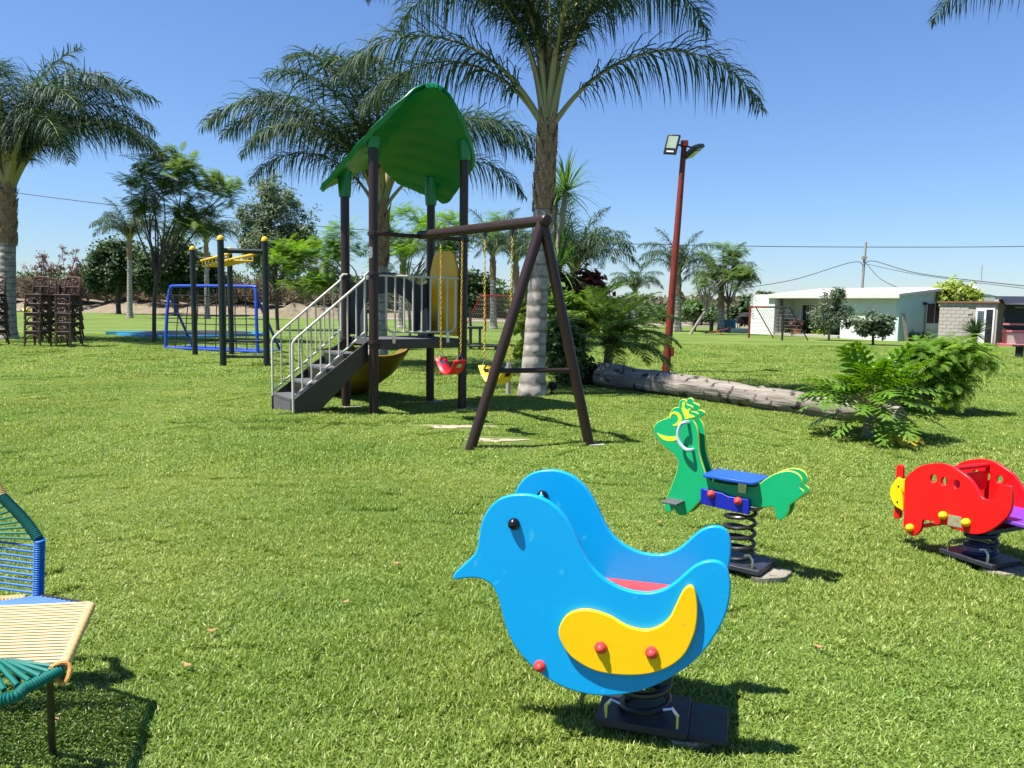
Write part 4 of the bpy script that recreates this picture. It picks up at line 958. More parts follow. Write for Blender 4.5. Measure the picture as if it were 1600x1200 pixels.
# palm behind the tower roof
c0 = P(590, 560, 19.5); c0.z = 0; ptC = P(594, 322, 19.5)
palm(c0, ptC, .24, .19, [('mid', 182, 1.3), ('mid', 170, 1.12), ('high', 262, 1.15), ('high', 288, 1.05), ('high', 235, 1.1), ('mid', 2, 1.22), ('mid', -16, 1.05), ('low', 172, .95), ('low', 8, 1.0), ('high', 60, 1.1), ('high', 120, 1.0), ('mid', 215, .95), ('mid', 176, 1.2), ('high', 250, 1.2), ('high', 276, 1.15), ('mid', 8, 1.15), ('high', 195, 1.05)], 1.22,
     'queen palm whose crown shows behind the green tower roof', True, 1.5)
def farpalm(bx, by, cx, cy, sc, label, n=(2, 4, 6, 4), rot=0, r=.2):
    b = G(bx, by); tp = P(cx, cy, b.y)
    return palm(b, tp, r*1.15, r*.85, ring('up', n[0], rot+10)+ring('high', n[1], rot)+ring('mid', n[2], rot+20)+ring('low', n[3], rot+5), sc, label, False, 1.6)
farpalm(203, 497, 202, 376, 1.15, 'small queen palm left of the thin dark feathery tree', rot=170)
farpalm(324, 498, 322, 380, 1.12, 'queen palm rising behind the overhead ladder frame', rot=30)
farpalm(627, 513, 630, 410, .9, 'queen palm with banded pale trunk seen between the tower rails')
farpalm(771, 514, 770, 400, 1.0, 'queen palm behind the red goal, seen between the swing chains')
farpalm(806, 516, 806, 410, .95, 'queen palm directly left of the central ringed trunk, in the background', rot=60)
farpalm(893, 538, 898, 425, .95, 'queen palm with drooping fronds behind the strap leaved clump', n=(3, 6, 8, 6), r=.16)
farpalm(990, 512, 992, 456, .80, 'lowest background palm, left of the red pole', n=(2, 4, 6, 5))
farpalm(1059, 518, 1060, 428, 1.0, 'tall background palm just right of the red pole')
farpalm(1126, 519, 1127, 448, .92, 'background palm crowded by a feathery tree, left of the white house', n=(1, 2, 5, 6))
# palm outside the frame at right; its frond tips hang into the top right corner
pr = Vector((8.2, 11.2, 0)); palm(pr, Vector((8.25, 11.2, 5.55)), .22, .16, [('up', 20, 1.0), ('up', 200, 1.0), ('high', 150, 1.0), ('high', 210, .95), ('high', 60, 1), ('high', 300, 1), ('mid', 176, 1.12), ('mid', 120, 1), ('mid', 240, .9), ('mid', 0, 1), ('mid', 60, 1), ('low', 20, 1), ('high', 0, 1)], .95, 'palm standing past the right edge, its frond tips hanging into the top corner', True, 1.3)
def leaf_cloud(name, blobs, n, size, m, parent, aspect=.5, sig=.22, clusters=60, seed=1, upb=.4, fold=False, as_name='crown', org=None, vshift=0):
    r = np.random.default_rng(seed); B = np.array([[*c, *rad] for c, rad in blobs]); w = (B[:, 3]*B[:, 4]*B[:, 5])**.67; w /= w.sum()
    ci = r.choice(len(B), clusters, p=w); u = r.normal(0, 1, (clusters, 3)); u /= np.linalg.norm(u, axis=1)[:, None]; rad = r.uniform(.25, 1, clusters)**.5
    C = B[ci, :3]+u*rad[:, None]*B[ci, 3:]; cs = r.uniform(.6, 1.4, clusters)*B[ci, 3:].mean(1)*sig; cv = r.uniform(-.18, .18, clusters)
    k = r.choice(clusters, n); g = r.normal(0, 1, (n, 3)); pos = C[k]+g*cs[k][:, None]
    nrm = r.normal(0, 1, (n, 3)); nrm[:, 2] = np.abs(nrm[:, 2])+upb; nrm += u[k]*.5; nrm /= np.linalg.norm(nrm, axis=1)[:, None]
    a = np.cross(nrm, r.normal(0, 1, (n, 3))); a /= np.linalg.norm(a, axis=1)[:, None]; b = np.cross(nrm, a)
    s = size*r.uniform(.6, 1.35, n)[:, None]; ha = a*s; hb = b*s*aspect
    V = np.stack([pos-ha, pos-hb+ha*.1-nrm*s*.12, pos+ha, pos+hb+ha*.1-nrm*s*.12], 1).reshape(-1, 3); F = np.arange(n)[:, None]*4+np.arange(4)[None, :]
    vals = np.clip(r.beta(2.2, 3, n)+cv[k]+vshift, 0, 1).repeat(4)
    return link(as_name, arrmesh(name, V, F, vals, m), None, parent, org), C
def feather_cloud(name, blobs, nf, L, m, parent, seed=1, clusters=40, wp=.012, lp=.10, pairs=9, as_name='crown', droop=.25):
    r = np.random.default_rng(seed); B = np.array([[*c, *rad] for c, rad in blobs]); w = (B[:, 3]*B[:, 4]*B[:, 5])**.67; w /= w.sum()
    ci = r.choice(len(B), clusters, p=w); u = r.normal(0, 1, (clusters, 3)); u /= np.linalg.norm(u, axis=1)[:, None]; C = B[ci, :3]+u*(r.uniform(.2, 1, clusters)**.5)[:, None]*B[ci, 3:]
    k = r.choice(clusters, nf); az = r.uniform(0, 6.28, nf); el = r.uniform(-.25, .8, nf)
    d = np.stack([np.cos(az)*np.cos(el), np.sin(az)*np.cos(el), np.sin(el)], 1)+u[k]*.25; d /= np.linalg.norm(d, axis=1)[:, None]
    p0 = C[k]+r.normal(0, .10*L/.45, (nf, 3)); LL = L*r.uniform(.7, 1.2, nf); base = []
    Vs = []; 
    pos = p0.copy(); dv = d.copy(); cv = r.uniform(-.2, .2, clusters)
    for j in range(pairs):
        t = j/(pairs-1); S_ = np.cross(dv, [0, 0, 1.]); S_ /= np.linalg.norm(S_, axis=1)[:, None]+1e-6; l = lp*(math.sin(math.pi*(.2+.7*t)))*r.uniform(.85, 1.15, nf)[:, None]*(L/.45)
        for sg in (1, -1):
            q = S_*sg*.9+dv*.45+np.array([0, 0, -.12]); q /= np.linalg.norm(q, axis=1)[:, None]; wv = dv*wp*(L/.45)
            Vs.append(np.stack([pos-wv, pos+wv, pos+q*l+wv*.5+[0, 0, -.01], pos+q*l-wv*.5+[0, 0, -.01]], 1))
        pos = pos+dv*(LL/pairs)[:, None]; dv = dv+np.array([0, 0, -droop*.35]); dv /= np.linalg.norm(dv, axis=1)[:, None]
    A = np.stack(Vs, 1); n = A.shape[0]*A.shape[1]; V = A.reshape(-1, 3); F = np.arange(n)[:, None]*4+np.arange(4)[None, :]
    vals = np.clip((r.beta(2, 2.6, nf)+cv[k]), 0, 1).repeat(pairs*2*4)
    return link(as_name, arrmesh(name, V, F, vals, m), None, parent), C
def limbs(parent, base, fork, C, r, m='bark_dark', nmax=14, seed=0, name='trunk', bend=.15):
    rr = random.Random(seed); mb = MB(); mid = base.lerp(fork, .5)+Vector((rr.uniform(-.1, .1), 0, 0))
    mb.tube(smooth_path([base-Zv*.05, mid, fork], 4), [r*1.25]+[r]*7+[r*.85], 9)
    idx = list(range(len(C))); rr.shuffle(idx)
    for i in idx[:nmax]:
        e = Vector(C[i]); s = base.lerp(fork, rr.uniform(.75, 1)); L = (e-s).length
        m1 = s.lerp(e, .45)+Vector((rr.uniform(-1, 1)*bend*L, rr.uniform(-1, 1)*bend*L, bend*L*.6)); pts = smooth_path([s, m1, e], 4)
        mb.tube(pts, [r*.62*(1-.85*k/(len(pts)-1)) for k in range(len(pts))], 6, cap=False)
    return mb.build(name, m, parent)
def pxblob(px, py, Y, rx, ry, rz=None):     # centre from a viewing direction at a known distance; radii in metres from pixel radii
    c = P(px, py, Y); k = Y/1200; return (tuple(c), (rx*k, (rz or rx)*k, ry*k))
def tree(name, label, cat, base, fork, blobs, n, size, m, r, kind='leaf', bark='bark_dark', group=None, seed=1, nl=14, **kw):
    t = thing(name, label, cat, tuple(base), group)
    if kind == 'leaf': _, C = leaf_cloud('leafy_crown', blobs, n, size, m, t, seed=seed, **kw)
    else: _, C = feather_cloud('feathery_crown', blobs, n, size, m, t, seed=seed, **kw)
    limbs(t, base, fork, C, r, bark, nl, seed); return t
# thin feathery tree left of the net frame
b = G(241, 534); Y = b.y
tree('feathery_tree', 'thin dark trunked tree with sparse feathery crown left of the blue net frame', 'tree', b, P(246, 415, Y),
     [pxblob(270, 270, Y, 60, 30), pxblob(330, 300, Y, 46, 20), pxblob(230, 300, Y, 34, 34), pxblob(300, 350, Y, 40, 26), pxblob(215, 280, Y, 20, 24), pxblob(285, 250, Y, 22, 14)], 1500, .62, 'feather_dark', .075, 'f', clusters=95, nl=15, seed=3, wp=.016)
# grey-green upright tree
b = G(434, 516); Y = b.y
tree('willow_tree', 'pale grey green upright tree left of the tower roof', 'tree', b, P(434, 440, Y),
     [pxblob(430, 300, Y, 34, 38), pxblob(445, 350, Y, 50, 40), pxblob(420, 390, Y, 46, 40), pxblob(470, 380, Y, 30, 44), pxblob(395, 360, Y, 26, 40)], 15000, .13, 'olive_leaf', .10, aspect=.3, sig=.15, clusters=150, vshift=.12, seed=4, nl=20)
# bright feathery trees behind the tower
b = G(566, 548); Y = b.y
tree('flame_tree', 'bright green feathery tree spreading behind the white stair rails', 'tree', b, P(560, 452, Y),
     [pxblob(470, 405, Y, 46, 26), pxblob(510, 395, Y, 36, 28), pxblob(440, 412, Y, 22, 12), pxblob(540, 380, Y, 26, 30), pxblob(490, 440, Y, 40, 16)], 1300, .50, 'feather_leaf', .06, 'f', clusters=46, nl=16, seed=5, group='bright feathery trees behind the tower', bark='bark_pale')
b = G(640, 540); Y = b.y
tree('flame_tree', 'bright green feathery tree seen between the tower posts under the roof', 'tree', b, P(636, 460, Y),
     [pxblob(640, 355, Y, 44, 34), pxblob(700, 360, Y, 40, 26), pxblob(620, 400, Y, 40, 26), pxblob(690, 400, Y, 34, 20), pxblob(760, 350, Y, 26, 18)], 1500, .55, 'feather_leaf', .06, 'f', clusters=50, nl=16, seed=6, group='bright feathery trees behind the tower', bark='bark_pale')
# dark dense trees far left
b = G(185, 480); b = Vector((P(185, 470, 84).x, 84, 0))
tree('citrus_tree', 'dense dark round tree behind the small palm, left one of two', 'tree', b, P(185, 450, 84), [pxblob(185, 415, 84, 36, 34), pxblob(160, 430, 84, 22, 22), pxblob(210, 425, 84, 24, 30)], 17000, .21, 'citrus_leaf', .25, aspect=.6, sig=.2, clusters=90, seed=8, vshift=.12, group='dense dark trees behind the fence')
b = Vector((P(275, 470, 80).x, 80, 0))
tree('citrus_tree', 'dense dark round tree directly behind the blue net frame', 'tree', b, P(275, 450, 80), [pxblob(262, 410, 80, 40, 40), pxblob(300, 425, 80, 34, 32), pxblob(240, 430, 80, 24, 26), pxblob(330, 440, 80, 20, 24)], 19000, .21, 'citrus_leaf', .25, aspect=.6, sig=.2, clusters=110, seed=9, vshift=.12, group='dense dark trees behind the fence')
b = Vector((P(742, 480, 85).x, 85, 0))
tree('citrus_tree', 'dark round tree seen just right of the right tower post', 'tree', b, P(742, 475, 85), [pxblob(744, 462, 85, 22, 30), pxblob(735, 440, 85, 16, 16)], 6000, .24, 'citrus_leaf', .25, aspect=.6, sig=.22, clusters=50, seed=10, group='dense dark trees behind the fence')
b = Vector((P(1182, 512, 60).x, 60, 0))
tree('broadleaf_tree', 'olive green round tree between the palms and the red goal', 'tree', b, P(1182, 500, 60), [pxblob(1180, 484, 60, 28, 20), pxblob(1160, 492, 60, 16, 12), pxblob(1192, 470, 60, 16, 14), pxblob(1205, 492, 60, 10, 10)], 5000, .20, 'citrus_leaf', .14, aspect=.6, sig=.2, clusters=70, seed=11, vshift=.15)
b = G(1078, 522); Y = b.y
tree('leaning_tree', 'slender pale trunked tree leaning right beside the background palms', 'tree', b, P(1108, 478, Y), [pxblob(1100, 420, Y, 14, 30), pxblob(1088, 455, Y, 12, 20), pxblob(1140, 440, Y, 26, 22)], 170, .7, 'feather_dark', .09, 'f', clusters=16, nl=14, seed=12, bark='bark_pale')
b = G(1140, 520); Y = b.y
tree('feathery_tree', 'full green feathery tree towering over the palm left of the house', 'tree', b, P(1138, 470, Y), [pxblob(1135, 400, Y, 26, 18), pxblob(1150, 425, Y, 30, 22), pxblob(1115, 430, Y, 22, 20), pxblob(1165, 440, Y, 16, 16)], 1000, .8, 'feather_dark', .08, 'f', clusters=34, nl=10, seed=13)
b = Vector((P(982, 492, 90).x, 90, 0))
tree('broadleaf_tree', 'dark distant tree behind the lowest background palm', 'tree', b, P(982, 485, 90), [pxblob(985, 478, 90, 20, 12)], 1600, .34, 'citrus_leaf', .2, aspect=.6, clusters=30, seed=14)
b = Vector((P(1095, 500, 70).x, 70, 0))
tree('broadleaf_tree', 'low leafy tree behind the leaning pale trunk', 'tree', b, P(1095, 495, 70), [pxblob(1085, 484, 70, 16, 12), pxblob(1105, 488, 70, 12, 10)], 1500, .22, 'bush_leaf', .12, aspect=.6, clusters=30, seed=15)
# plants by the house
b = G(1295, 531); Y = b.y-1
b = Vector((P(1295, 531, Y).x, Y, 0))
tree('drooping_tree', 'slim airy tree with drooping leaves in front of the porch', 'tree', b, P(1299, 490, Y), [pxblob(1300, 470, Y, 14, 18), pxblob(1290, 495, Y, 20, 18), pxblob(1320, 495, Y, 16, 14), pxblob(1310, 460, Y, 10, 10)], 2600, .13, 'olive_leaf', .06, aspect=.25, clusters=70, seed=16, nl=16, bark='bark_pale')
b = G(1364, 539); Y = b.y
tree('orange_tree', 'small round tree on the lawn in front of the white wall', 'tree', b, P(1364, 522, Y), [pxblob(1358, 505, Y, 20, 16), pxblob(1380, 508, Y, 16, 14), pxblob(1350, 515, Y, 12, 10), pxblob(1385, 498, Y, 12, 8)], 2600, .11, 'olive_leaf', .06, aspect=.5, clusters=60, seed=17, vshift=-.1)
def bush(px, py, Y, rx, ry, n, size, m, label, seed, cat='bush', name='bush', asp=.5, group=None, extra=()):
    c = P(px, py, Y); base = Vector((c.x, Y, 0)); t = thing(name, label, cat, tuple(base), group)
    o, C = leaf_cloud('foliage', [pxblob(px, py, Y, rx, ry)]+[pxblob(*e[:2], Y, *e[2:]) for e in extra], n, size, m, t, aspect=asp, clusters=max(14, n//60), seed=seed, as_name='foliage')
    limbs(t, base, base.lerp(c, .5), C, .03 if Y > 20 else .02, 'bush_stem', 8, seed, 'stem'); return t
bush(1325, 520, 46, 16, 12, 1500, .13, 'bush_leaf', 'dark green bush at the porch step right of the slim tree', 20)
bush(1283, 520, 46.8, 12, 10, 900, .12, 'lime_leaf', 'small bright bush left of the slim airy tree', 31)
bush(1265, 515, 48, 16, 12, 1500, .13, 'bush_leaf', 'green bush under the left porch window', 21)
bush(1224, 512, 49, 10, 14, 900, .13, 'bush_leaf', 'narrow bush against the white side block of the house', 22)
bush(1245, 508, 47.5, 8, 12, 500, .14, 'copper_leaf', 'reddish leaved plant in a clay pot at the porch corner', 23)
bush(1428, 528, 42.5, 22, 8, 1500, .10, 'bush_leaf', 'low green plants along the mint side wall', 24)
bush(1488, 460, 43.3, 26, 16, 2600, .16, 'lime_leaf', 'yellow green tree top rising above the grey block shed', 25, 'tree', 'tree', extra=((1480, 470, 20, 10), (1510, 465, 20, 14)))
bush(880, 545, 15.5, 34, 46, 2600, .07, 'bush_leaf', 'leafy green shrub right of the central palm trunk', 26, 'shrub', 'shrub')
bush(905, 590, 16.0, 36, 26, 2600, .07, 'citrus_leaf', 'dark low shrub at the near end of the long log', 27, 'shrub', 'shrub')
bush(905, 455, 18, 40, 22, 2300, .085, 'copper_leaf', 'copper red leaved shrub above the date palm clump', 28, 'shrub', 'shrub', asp=.7, extra=((938, 450, 16, 12), (880, 480, 24, 20)))
bush(822, 505, 14.6, 9, 46, 190, .13, 'lime_leaf', 'yellow green broad leaved climber left of the central palm trunk', 29, 'climber', 'climber', asp=.75, extra=((815, 560, 10, 26), (824, 460, 6, 20)))
bush(878, 500, 17.0, 18, 46, 1500, .09, 'feather_leaf', 'light green bush under the strap leaved clump', 30, 'shrub', 'shrub')
pot = G(1243, 524); MB().lathe(Vector((pot.x-.3, 47.3, 0)), [(.18, 0), (.26, .35), (.28, .42)], 14).build('clay_pot', 'terracotta', None, (pot.x-.3, 47.3, 0)); tag(bpy.data.objects['clay_pot'], 'round clay pot at the corner of the porch', 'pot')
# strap-leaved plant (two heads) behind the central palm
def strap_mesh(name, L, n, seed, m='yucca_leaf', w=.035, spread=.9, droop=.22):
    r = np.random.default_rng(seed); az = r.uniform(0, 6.28, n); el = r.uniform(-.5, 1.45, n); d = np.stack([np.cos(az)*np.cos(el), np.sin(az)*np.cos(el), np.sin(el)], 1)
    K = 5; pos = d*.05; dv = d.copy(); W = np.stack([-np.sin(az), np.cos(az), np.zeros(n)], 1); rows = []; LL = L*r.uniform(.7, 1.15, n)
    for k in range(K+1):
        ww = w*[.8, 1, .95, .75, .45, .03][k]; rows += [pos-W*ww/2, pos+W*ww/2]
        pos = pos+dv*(LL/K)[:, None]; dv = dv+np.array([0, 0, -droop*(.3+.45*k)]); dv /= np.linalg.norm(dv, axis=1)[:, None]
    V = np.stack(rows, 1).reshape(-1, 3); b = np.arange(n)[:, None]*(2*(K+1)); F = np.concatenate([np.concatenate([b+2*k, b+2*k+1, b+2*k+3, b+2*k+2], 1) for k in range(K)], 0)
    return arrmesh(name, V, F, np.clip(r.beta(2, 2.5, n), 0, 1).repeat(2*(K+1)), m)
def build_yucca():
    Y = 17.5; base = Vector((P(872, 560, Y).x, Y, 0)); t = thing('strap_leaf_tree', 'tall strap leaved plant with two shaggy heads behind the central palm', 'tree', tuple(base))
    ms = [strap_mesh('leaf_rosette', 1.0, 110, 3), strap_mesh('leaf_rosette', 1.0, 90, 4)]
    heads = [(884, 300, 1.0), (868, 318, .8), (872, 420, 1.05), (880, 380, .8), (866, 455, .8)]
    mb = MB()
    for i, (px, py, s) in enumerate(heads):
        c = P(px, py, Y+(i % 2)*.3); mb.tube(smooth_path([base, base.lerp(c, .5)+Vector((-.15, 0, 0)), c], 5), [.11-.005*k for k in range(11)], 8)
        o = bpy.data.objects.new('leaf_rosette', ms[i % 2]); COL.objects.link(o); o.parent = t; o.location = c-base; o.scale = (s,)*3; o.rotation_euler = (0, 0, i*1.3)
    mb.build('trunk', 'bark_pale', t)
build_yucca()
# pygmy date palm clump
DF = [frond_mesh('date_frond', 1.55, e0, e1_, 80, .34, .019, .16, 60+i, 'date_leaf', (.018, .004), .12, .22, .7, .14) for i, (e0, e1_) in enumerate(((75, 10), (55, -30), (35, -50), (12, -55)))]
def date_palm(base, h, n, sc, label, group=None, name='date_palm', stems=1):
    t = thing(name, label, 'palm', tuple(base), group); MB().tube([base-Zv*.05, base+Vector((.05, 0, h))], [.11, .09], 10).build('trunk', 'boot_brown', t)
    for i in range(n):
        f = i/n; k = 0 if f < .2 else 1 if f < .5 else 2 if f < .8 else 3
        o = bpy.data.objects.new('frond', DF[k]); COL.objects.link(o); o.parent = t; o.location = (0.05, 0, h); a = i*2.39996; o.rotation_euler = (0, 0, a); s = sc*random.uniform(.85, 1.1); o.scale = (s,)*3
    return t
date_palm(Vector((P(948, 560, 16.6).x, 16.6, 0)), .75, 40, 1.08, 'bushy date palm clump at the left end of the long log', 'low bushy date palms')
date_palm(Vector((P(905, 560, 17.4).x, 17.4, 0)), .95, 34, 1.05, 'bushy date palm behind and left of the log end clump', 'low bushy date palms')
# fan palm near the shed
def fan_palm():
    Y = 39.0; b0 = P(1505, 515, Y); base = Vector((b0.x, Y-1, 0)); t = thing('fan_palm', 'small dark fan palm in front of the shed door', 'palm', tuple(base))
    me = strap_mesh('fan_leaves', .95, 260, 8, 'citrus_leaf', .05, droop=.02); o = bpy.data.objects.new('fan_leaves', me); COL.objects.link(o); o.parent = t; o.location = (0, 0, .55); o.scale = (1.1, 1.1, .95)
    MB().tube([base, base+Zv*.6], .12, 8).build('trunk', 'boot_brown', t)
fan_palm()
# lobed plant (tree philodendron)
def lobed_leaf(name, e0, e1_, seed, m='philo_leaf', L=.62, pet=.55, W=.26):
    r = random.Random(seed); mb = MB(); V = []; F = []
    pts = []; p = Vector(); N = 14
    for i in range(N+1):
        t = i/N; e = math.radians(e0+(e1_-e0)*t**1.3); pts.append((p.copy(), e)); p = p+Vector((math.cos(e), 0, math.sin(e)))*((pet+L)/N)
    def at(s):
        f = s*N; i = min(int(f), N-1); a, b = pts[i], pts[i+1]; k = f-i; return a[0].lerp(b[0], k), a[1]*(1-k)+b[1]*k
    s0 = pet/(pet+L); mb.cm = 1; mb.tube([at(s0*k/5)[0] for k in range(6)], [.014, .012, .010, .009, .008, .008], 6, cap=False); mb.cm = 0
    nl = 7
    mb.add([], [])
    # central strip
    strip = []
    for k in range(13):
        s = s0+(1-s0)*k/12; c, e = at(s); w = .028*math.sin(math.pi*min(1, .25+.75*(1-k/12)))+.004; strip += [c+Vector((0, w, 0)), c-Vector((0, w, 0))]
    mb.add(strip, [(2*k, 2*k+1, 2*k+3, 2*k+2) for k in range(12)])
    for k in range(nl):
        u = (k+.3)/nl; s = s0+(1-s0)*u; c, e = at(s); T = Vector((math.cos(e), 0, math.sin(e))); Nn = Vector((-math.sin(e), 0, math.cos(e)))
        ln = W*math.sin(math.pi*(.28+.66*u))**.8*r.uniform(.9, 1.1)
        for sg in (1, -1):
            d = (Vector((0, sg, 0))*.9+T*(.25+.6*u)+Nn*.18).normalized(); w = .028; q = []
            for j, (ww, dz) in enumerate(((1, 0), (.85, .0), (1.15, -.02), (.7, -.06), (.08, -.10))):
                cc = c+d*(ln*j/4)+Vector((0, 0, dz*ln*2.2)); q += [cc-T*w*ww, cc+T*w*ww]
            mb.add(q, [(2*j, 2*j+1, 2*j+3, 2*j+2) for j in range(4)])
    me = mb.mesh(name, [m, 'petiole'], smooth=False, fix=False)
    a = me.attributes.new('v', 'FLOAT', 'POINT'); rr = np.random.default_rng(seed); a.data.foreach_set('value', np.clip(rr.normal(.45, .12, len(me.vertices)), 0, 1).astype(np.float32)); return me
def build_philo():
    base = G(1358, 685); t = thing('lobed_leaf_plant', 'glossy plant with large deeply lobed leaves in front of the logs', 'plant', tuple(base))
    mb = MB(); mb.tube([base-Zv*.03, base+Zv*.15, base+Vector((.01, 0, .34))], [.085, .08, .06], 14); mb.build('trunk', 'log_end', t)
    for k in range(6):
        z = .04+.045*k; MB().lathe(base+Zv*z, [(.082, 0), (.092, .012), (.078, .03)], 14).build('leaf_scar', 'bark_pale', t)
    cl = [[lobed_leaf('lobed_leaf', e0, e1_, 3*i+j) for j in range(2)] for i, (e0, e1_) in enumerate(((85, 42), (70, 8), (54, -14), (34, -28), (12, -36)))]
    n = 92
    for i in range(n):
        f = i/n; k = 0 if f < .14 else 1 if f < .38 else 2 if f < .66 else 3 if f < .9 else 4
        o = bpy.data.objects.new('leaf', cl[k][i % 2]); COL.objects.link(o); o.parent = t; o.location = (random.uniform(-.04, .04), random.uniform(-.04, .04), .30)
        o.rotation_euler = (random.uniform(-.35, .35), random.uniform(-.18, .18), i*2.39996+random.uniform(-.2, .2)); s = random.uniform(.6, .88); o.scale = (s,)*3
    ym = lobed_leaf('yellow_lobed_leaf', 10, -50, 50, 'yellow_leaf', .26, .12, .10)
    for a in (-95, -70, -45, -20, -120):
        o = bpy.data.objects.new('dying_leaf', ym); COL.objects.link(o); o.parent = t; o.location = (.14, -.30, .12); o.rotation_euler = (random.uniform(-.3, .3), 0, math.radians(a)); o['label'] = 'yellow dying leaf'
build_philo()
# young feathery tree behind
b = G(1448, 652); Y = b.y+.4; b = Vector((P(1448, 640, Y).x, Y, 0))
tree('young_feathery_tree', 'young wide spreading feathery tree right of the lobed plant', 'tree', b, P(1452, 585, Y),
     [pxblob(1455, 560, Y, 46, 26), pxblob(1500, 545, Y, 42, 16), pxblob(1540, 560, Y, 20, 14), pxblob(1420, 570, Y, 26, 26), pxblob(1480, 595, Y, 46, 24), pxblob(1440, 600, Y, 30, 16)], 1100, .34, 'feather_leaf', .024, 'f', clusters=60, nl=26, seed=33, pairs=10, lp=.095, wp=.016, bark='bark_pale', droop=.35)
# ================================================================== BACKGROUND BANDS
def band_stuff(name, x0, x1, y0f, n, h, size, m, seed, zf=lambda x: 0, asp=.3, depth=3.0, tall=.5):
    r = np.random.default_rng(seed); nc = max(20, int((x1-x0)*2.2)); cx = r.uniform(x0, x1, nc); cy = np.array([y0f(x) for x in cx])+r.uniform(0, depth, nc); ch = h*r.uniform(.35, 1.0, nc)
    k = r.choice(nc, n); z = np.array([zf(x) for x in cx])[k]
    pos = np.stack([cx[k]+r.normal(0, .55, n), cy[k]+r.normal(0, .5, n), z+ch[k]*r.uniform(.02, 1, n)**.8], 1)
    d = r.normal(0, 1, (n, 3)); d[:, 2] = np.abs(d[:, 2])*tall+.3; d /= np.linalg.norm(d, axis=1)[:, None]; w = np.cross(d, r.normal(0, 1, (n, 3))); w /= np.linalg.norm(w, axis=1)[:, None]
    s = size*r.uniform(.5, 1.4, n)[:, None]; V = np.stack([pos-w*s*asp, pos+w*s*asp, pos+d*s*1.4+w*s*asp*.3, pos+d*s*1.4-w*s*asp*.3], 1).reshape(-1, 3)
    F = np.arange(n)[:, None]*4+np.arange(4)[None, :]; cv = r.uniform(-.15, .15, nc)
    return tag(link(name, arrmesh(name, V, F, np.clip(r.beta(2, 3, n)+cv[k], 0, 1).repeat(4), m)), kind='stuff')
far = lambda x: 87.3+(x+47.3)*(66.7-87.3)/(61.1)
bank = lambda x: 1.45/(1+math.exp((x+12)/4))
tag(band_stuff('dry_scrub', -75, -14, lambda x: far(x)+7, 42000, 2.9, .42, 'dry_twig', 40, bank, .12), 'band of brown dry scrub on the dirt bank', None)
tag(band_stuff('dry_scrub', -75, 10, lambda x: far(x)+13, 34000, 4.4, .32, 'bush_leaf', 41, bank, .35, 6), 'dusty olive scrub behind the fence')
tag(band_stuff('hedge_row', -14, 22, lambda x: max(66, far(x))+14, 16000, 2.6, .26, 'bush_leaf', 42, lambda x: 0, .4, 5), 'olive hedge along the far edge of the lawn')
tag(band_stuff('hedge_row', -14, 60, lambda x: max(66, far(x))+24, 20000, 3.2, .36, 'scrub_leaf', 43, lambda x: 0, .4, 8), 'pale scrub beyond the hedge')
tag(band_stuff('distant_trees', -190, 190, lambda x: 180, 26000, 4.5, .9, 'scrub_leaf', 44, lambda x: 0, .5, 40), 'line of far off trees on the horizon')
# reddish seed-head shrub far left
def seed_shrub(px, py, Y, label, seed, hgt):
    base = Vector((P(px, py, Y).x, Y, 1.2)); t = thing('seed_head_shrub', label, 'shrub', tuple(base), 'tall shrubs with reddish seed heads'); r = random.Random(seed); mb = MB(); pts = []
    for i in range(9):
        e = base+Vector((r.uniform(-2.6, 2.6), r.uniform(-.5, .5), hgt*r.uniform(.6, 1))); mb.tube(smooth_path([base, base.lerp(e, .5)+Vector((r.uniform(-.3, .3), 0, .4)), e], 3), .035, 4, cap=False)
        for k in range(4):
            s = base.lerp(e, r.uniform(.5, .9)); q = s+Vector((r.uniform(-.8, .8), 0, r.uniform(.2, .8))); mb.tube([s, q], .02, 4, cap=False); pts.append((tuple(q), (.28, .28, .2)))
        pts.append((tuple(e), (.35, .35, .28)))
    mb.build('stem', 'bush_stem', t); leaf_cloud('seed_heads', pts, 1500, .10, 'seed_red', t, clusters=len(pts)*2, seed=seed, as_name='seed_heads', sig=.35, aspect=.5)
seed_shrub(72, 450, 93, 'tall seed head shrub nearest the left palm trunk', 50, 6.2)
seed_shrub(98, 450, 94, 'tall seed head shrub above the chair stacks', 51, 6.6)
seed_shrub(137, 450, 95, 'reddish seed head shrub beside the dense dark tree', 52, 4.6)
# chain link fence on the bank
def build_fence():
    x0, x1 = -78, -6; f = lambda x: Vector((x, far(x)+8.2, bank(x)-.05)); c = f(-40); t = thing('wire_fence', 'chain link fence with thin posts on the dirt bank at left', 'fence', tuple(c))
    xs = np.arange(x0, x1, 4.5)
    for x in xs: b = f(x); MB().tube([b, b+Zv*2.0, b+Vector((.0, -.25, 2.25))], .045, 6).build('fence_post', 'pole_grey', t)
    mb = MB()
    for h in (1.0, 2.0, 2.2): mb.tube([f(x)+Zv*h for x in xs], .022, 4)
    mb.build('fence_wire', 'pole_grey', t)
    mb = MB(); s = .28
    for x in np.arange(x0, x1-2, s):
        mb.tube([f(x)+Zv*.05, f(x+1.9)+Zv*1.95], .006, 3, cap=False); mb.tube([f(x+1.9)+Zv*.05, f(x)+Zv*1.95], .006, 3, cap=False)
    tag(mb.build('wire_mesh', 'pole_grey', t), kind='stuff')
build_fence()
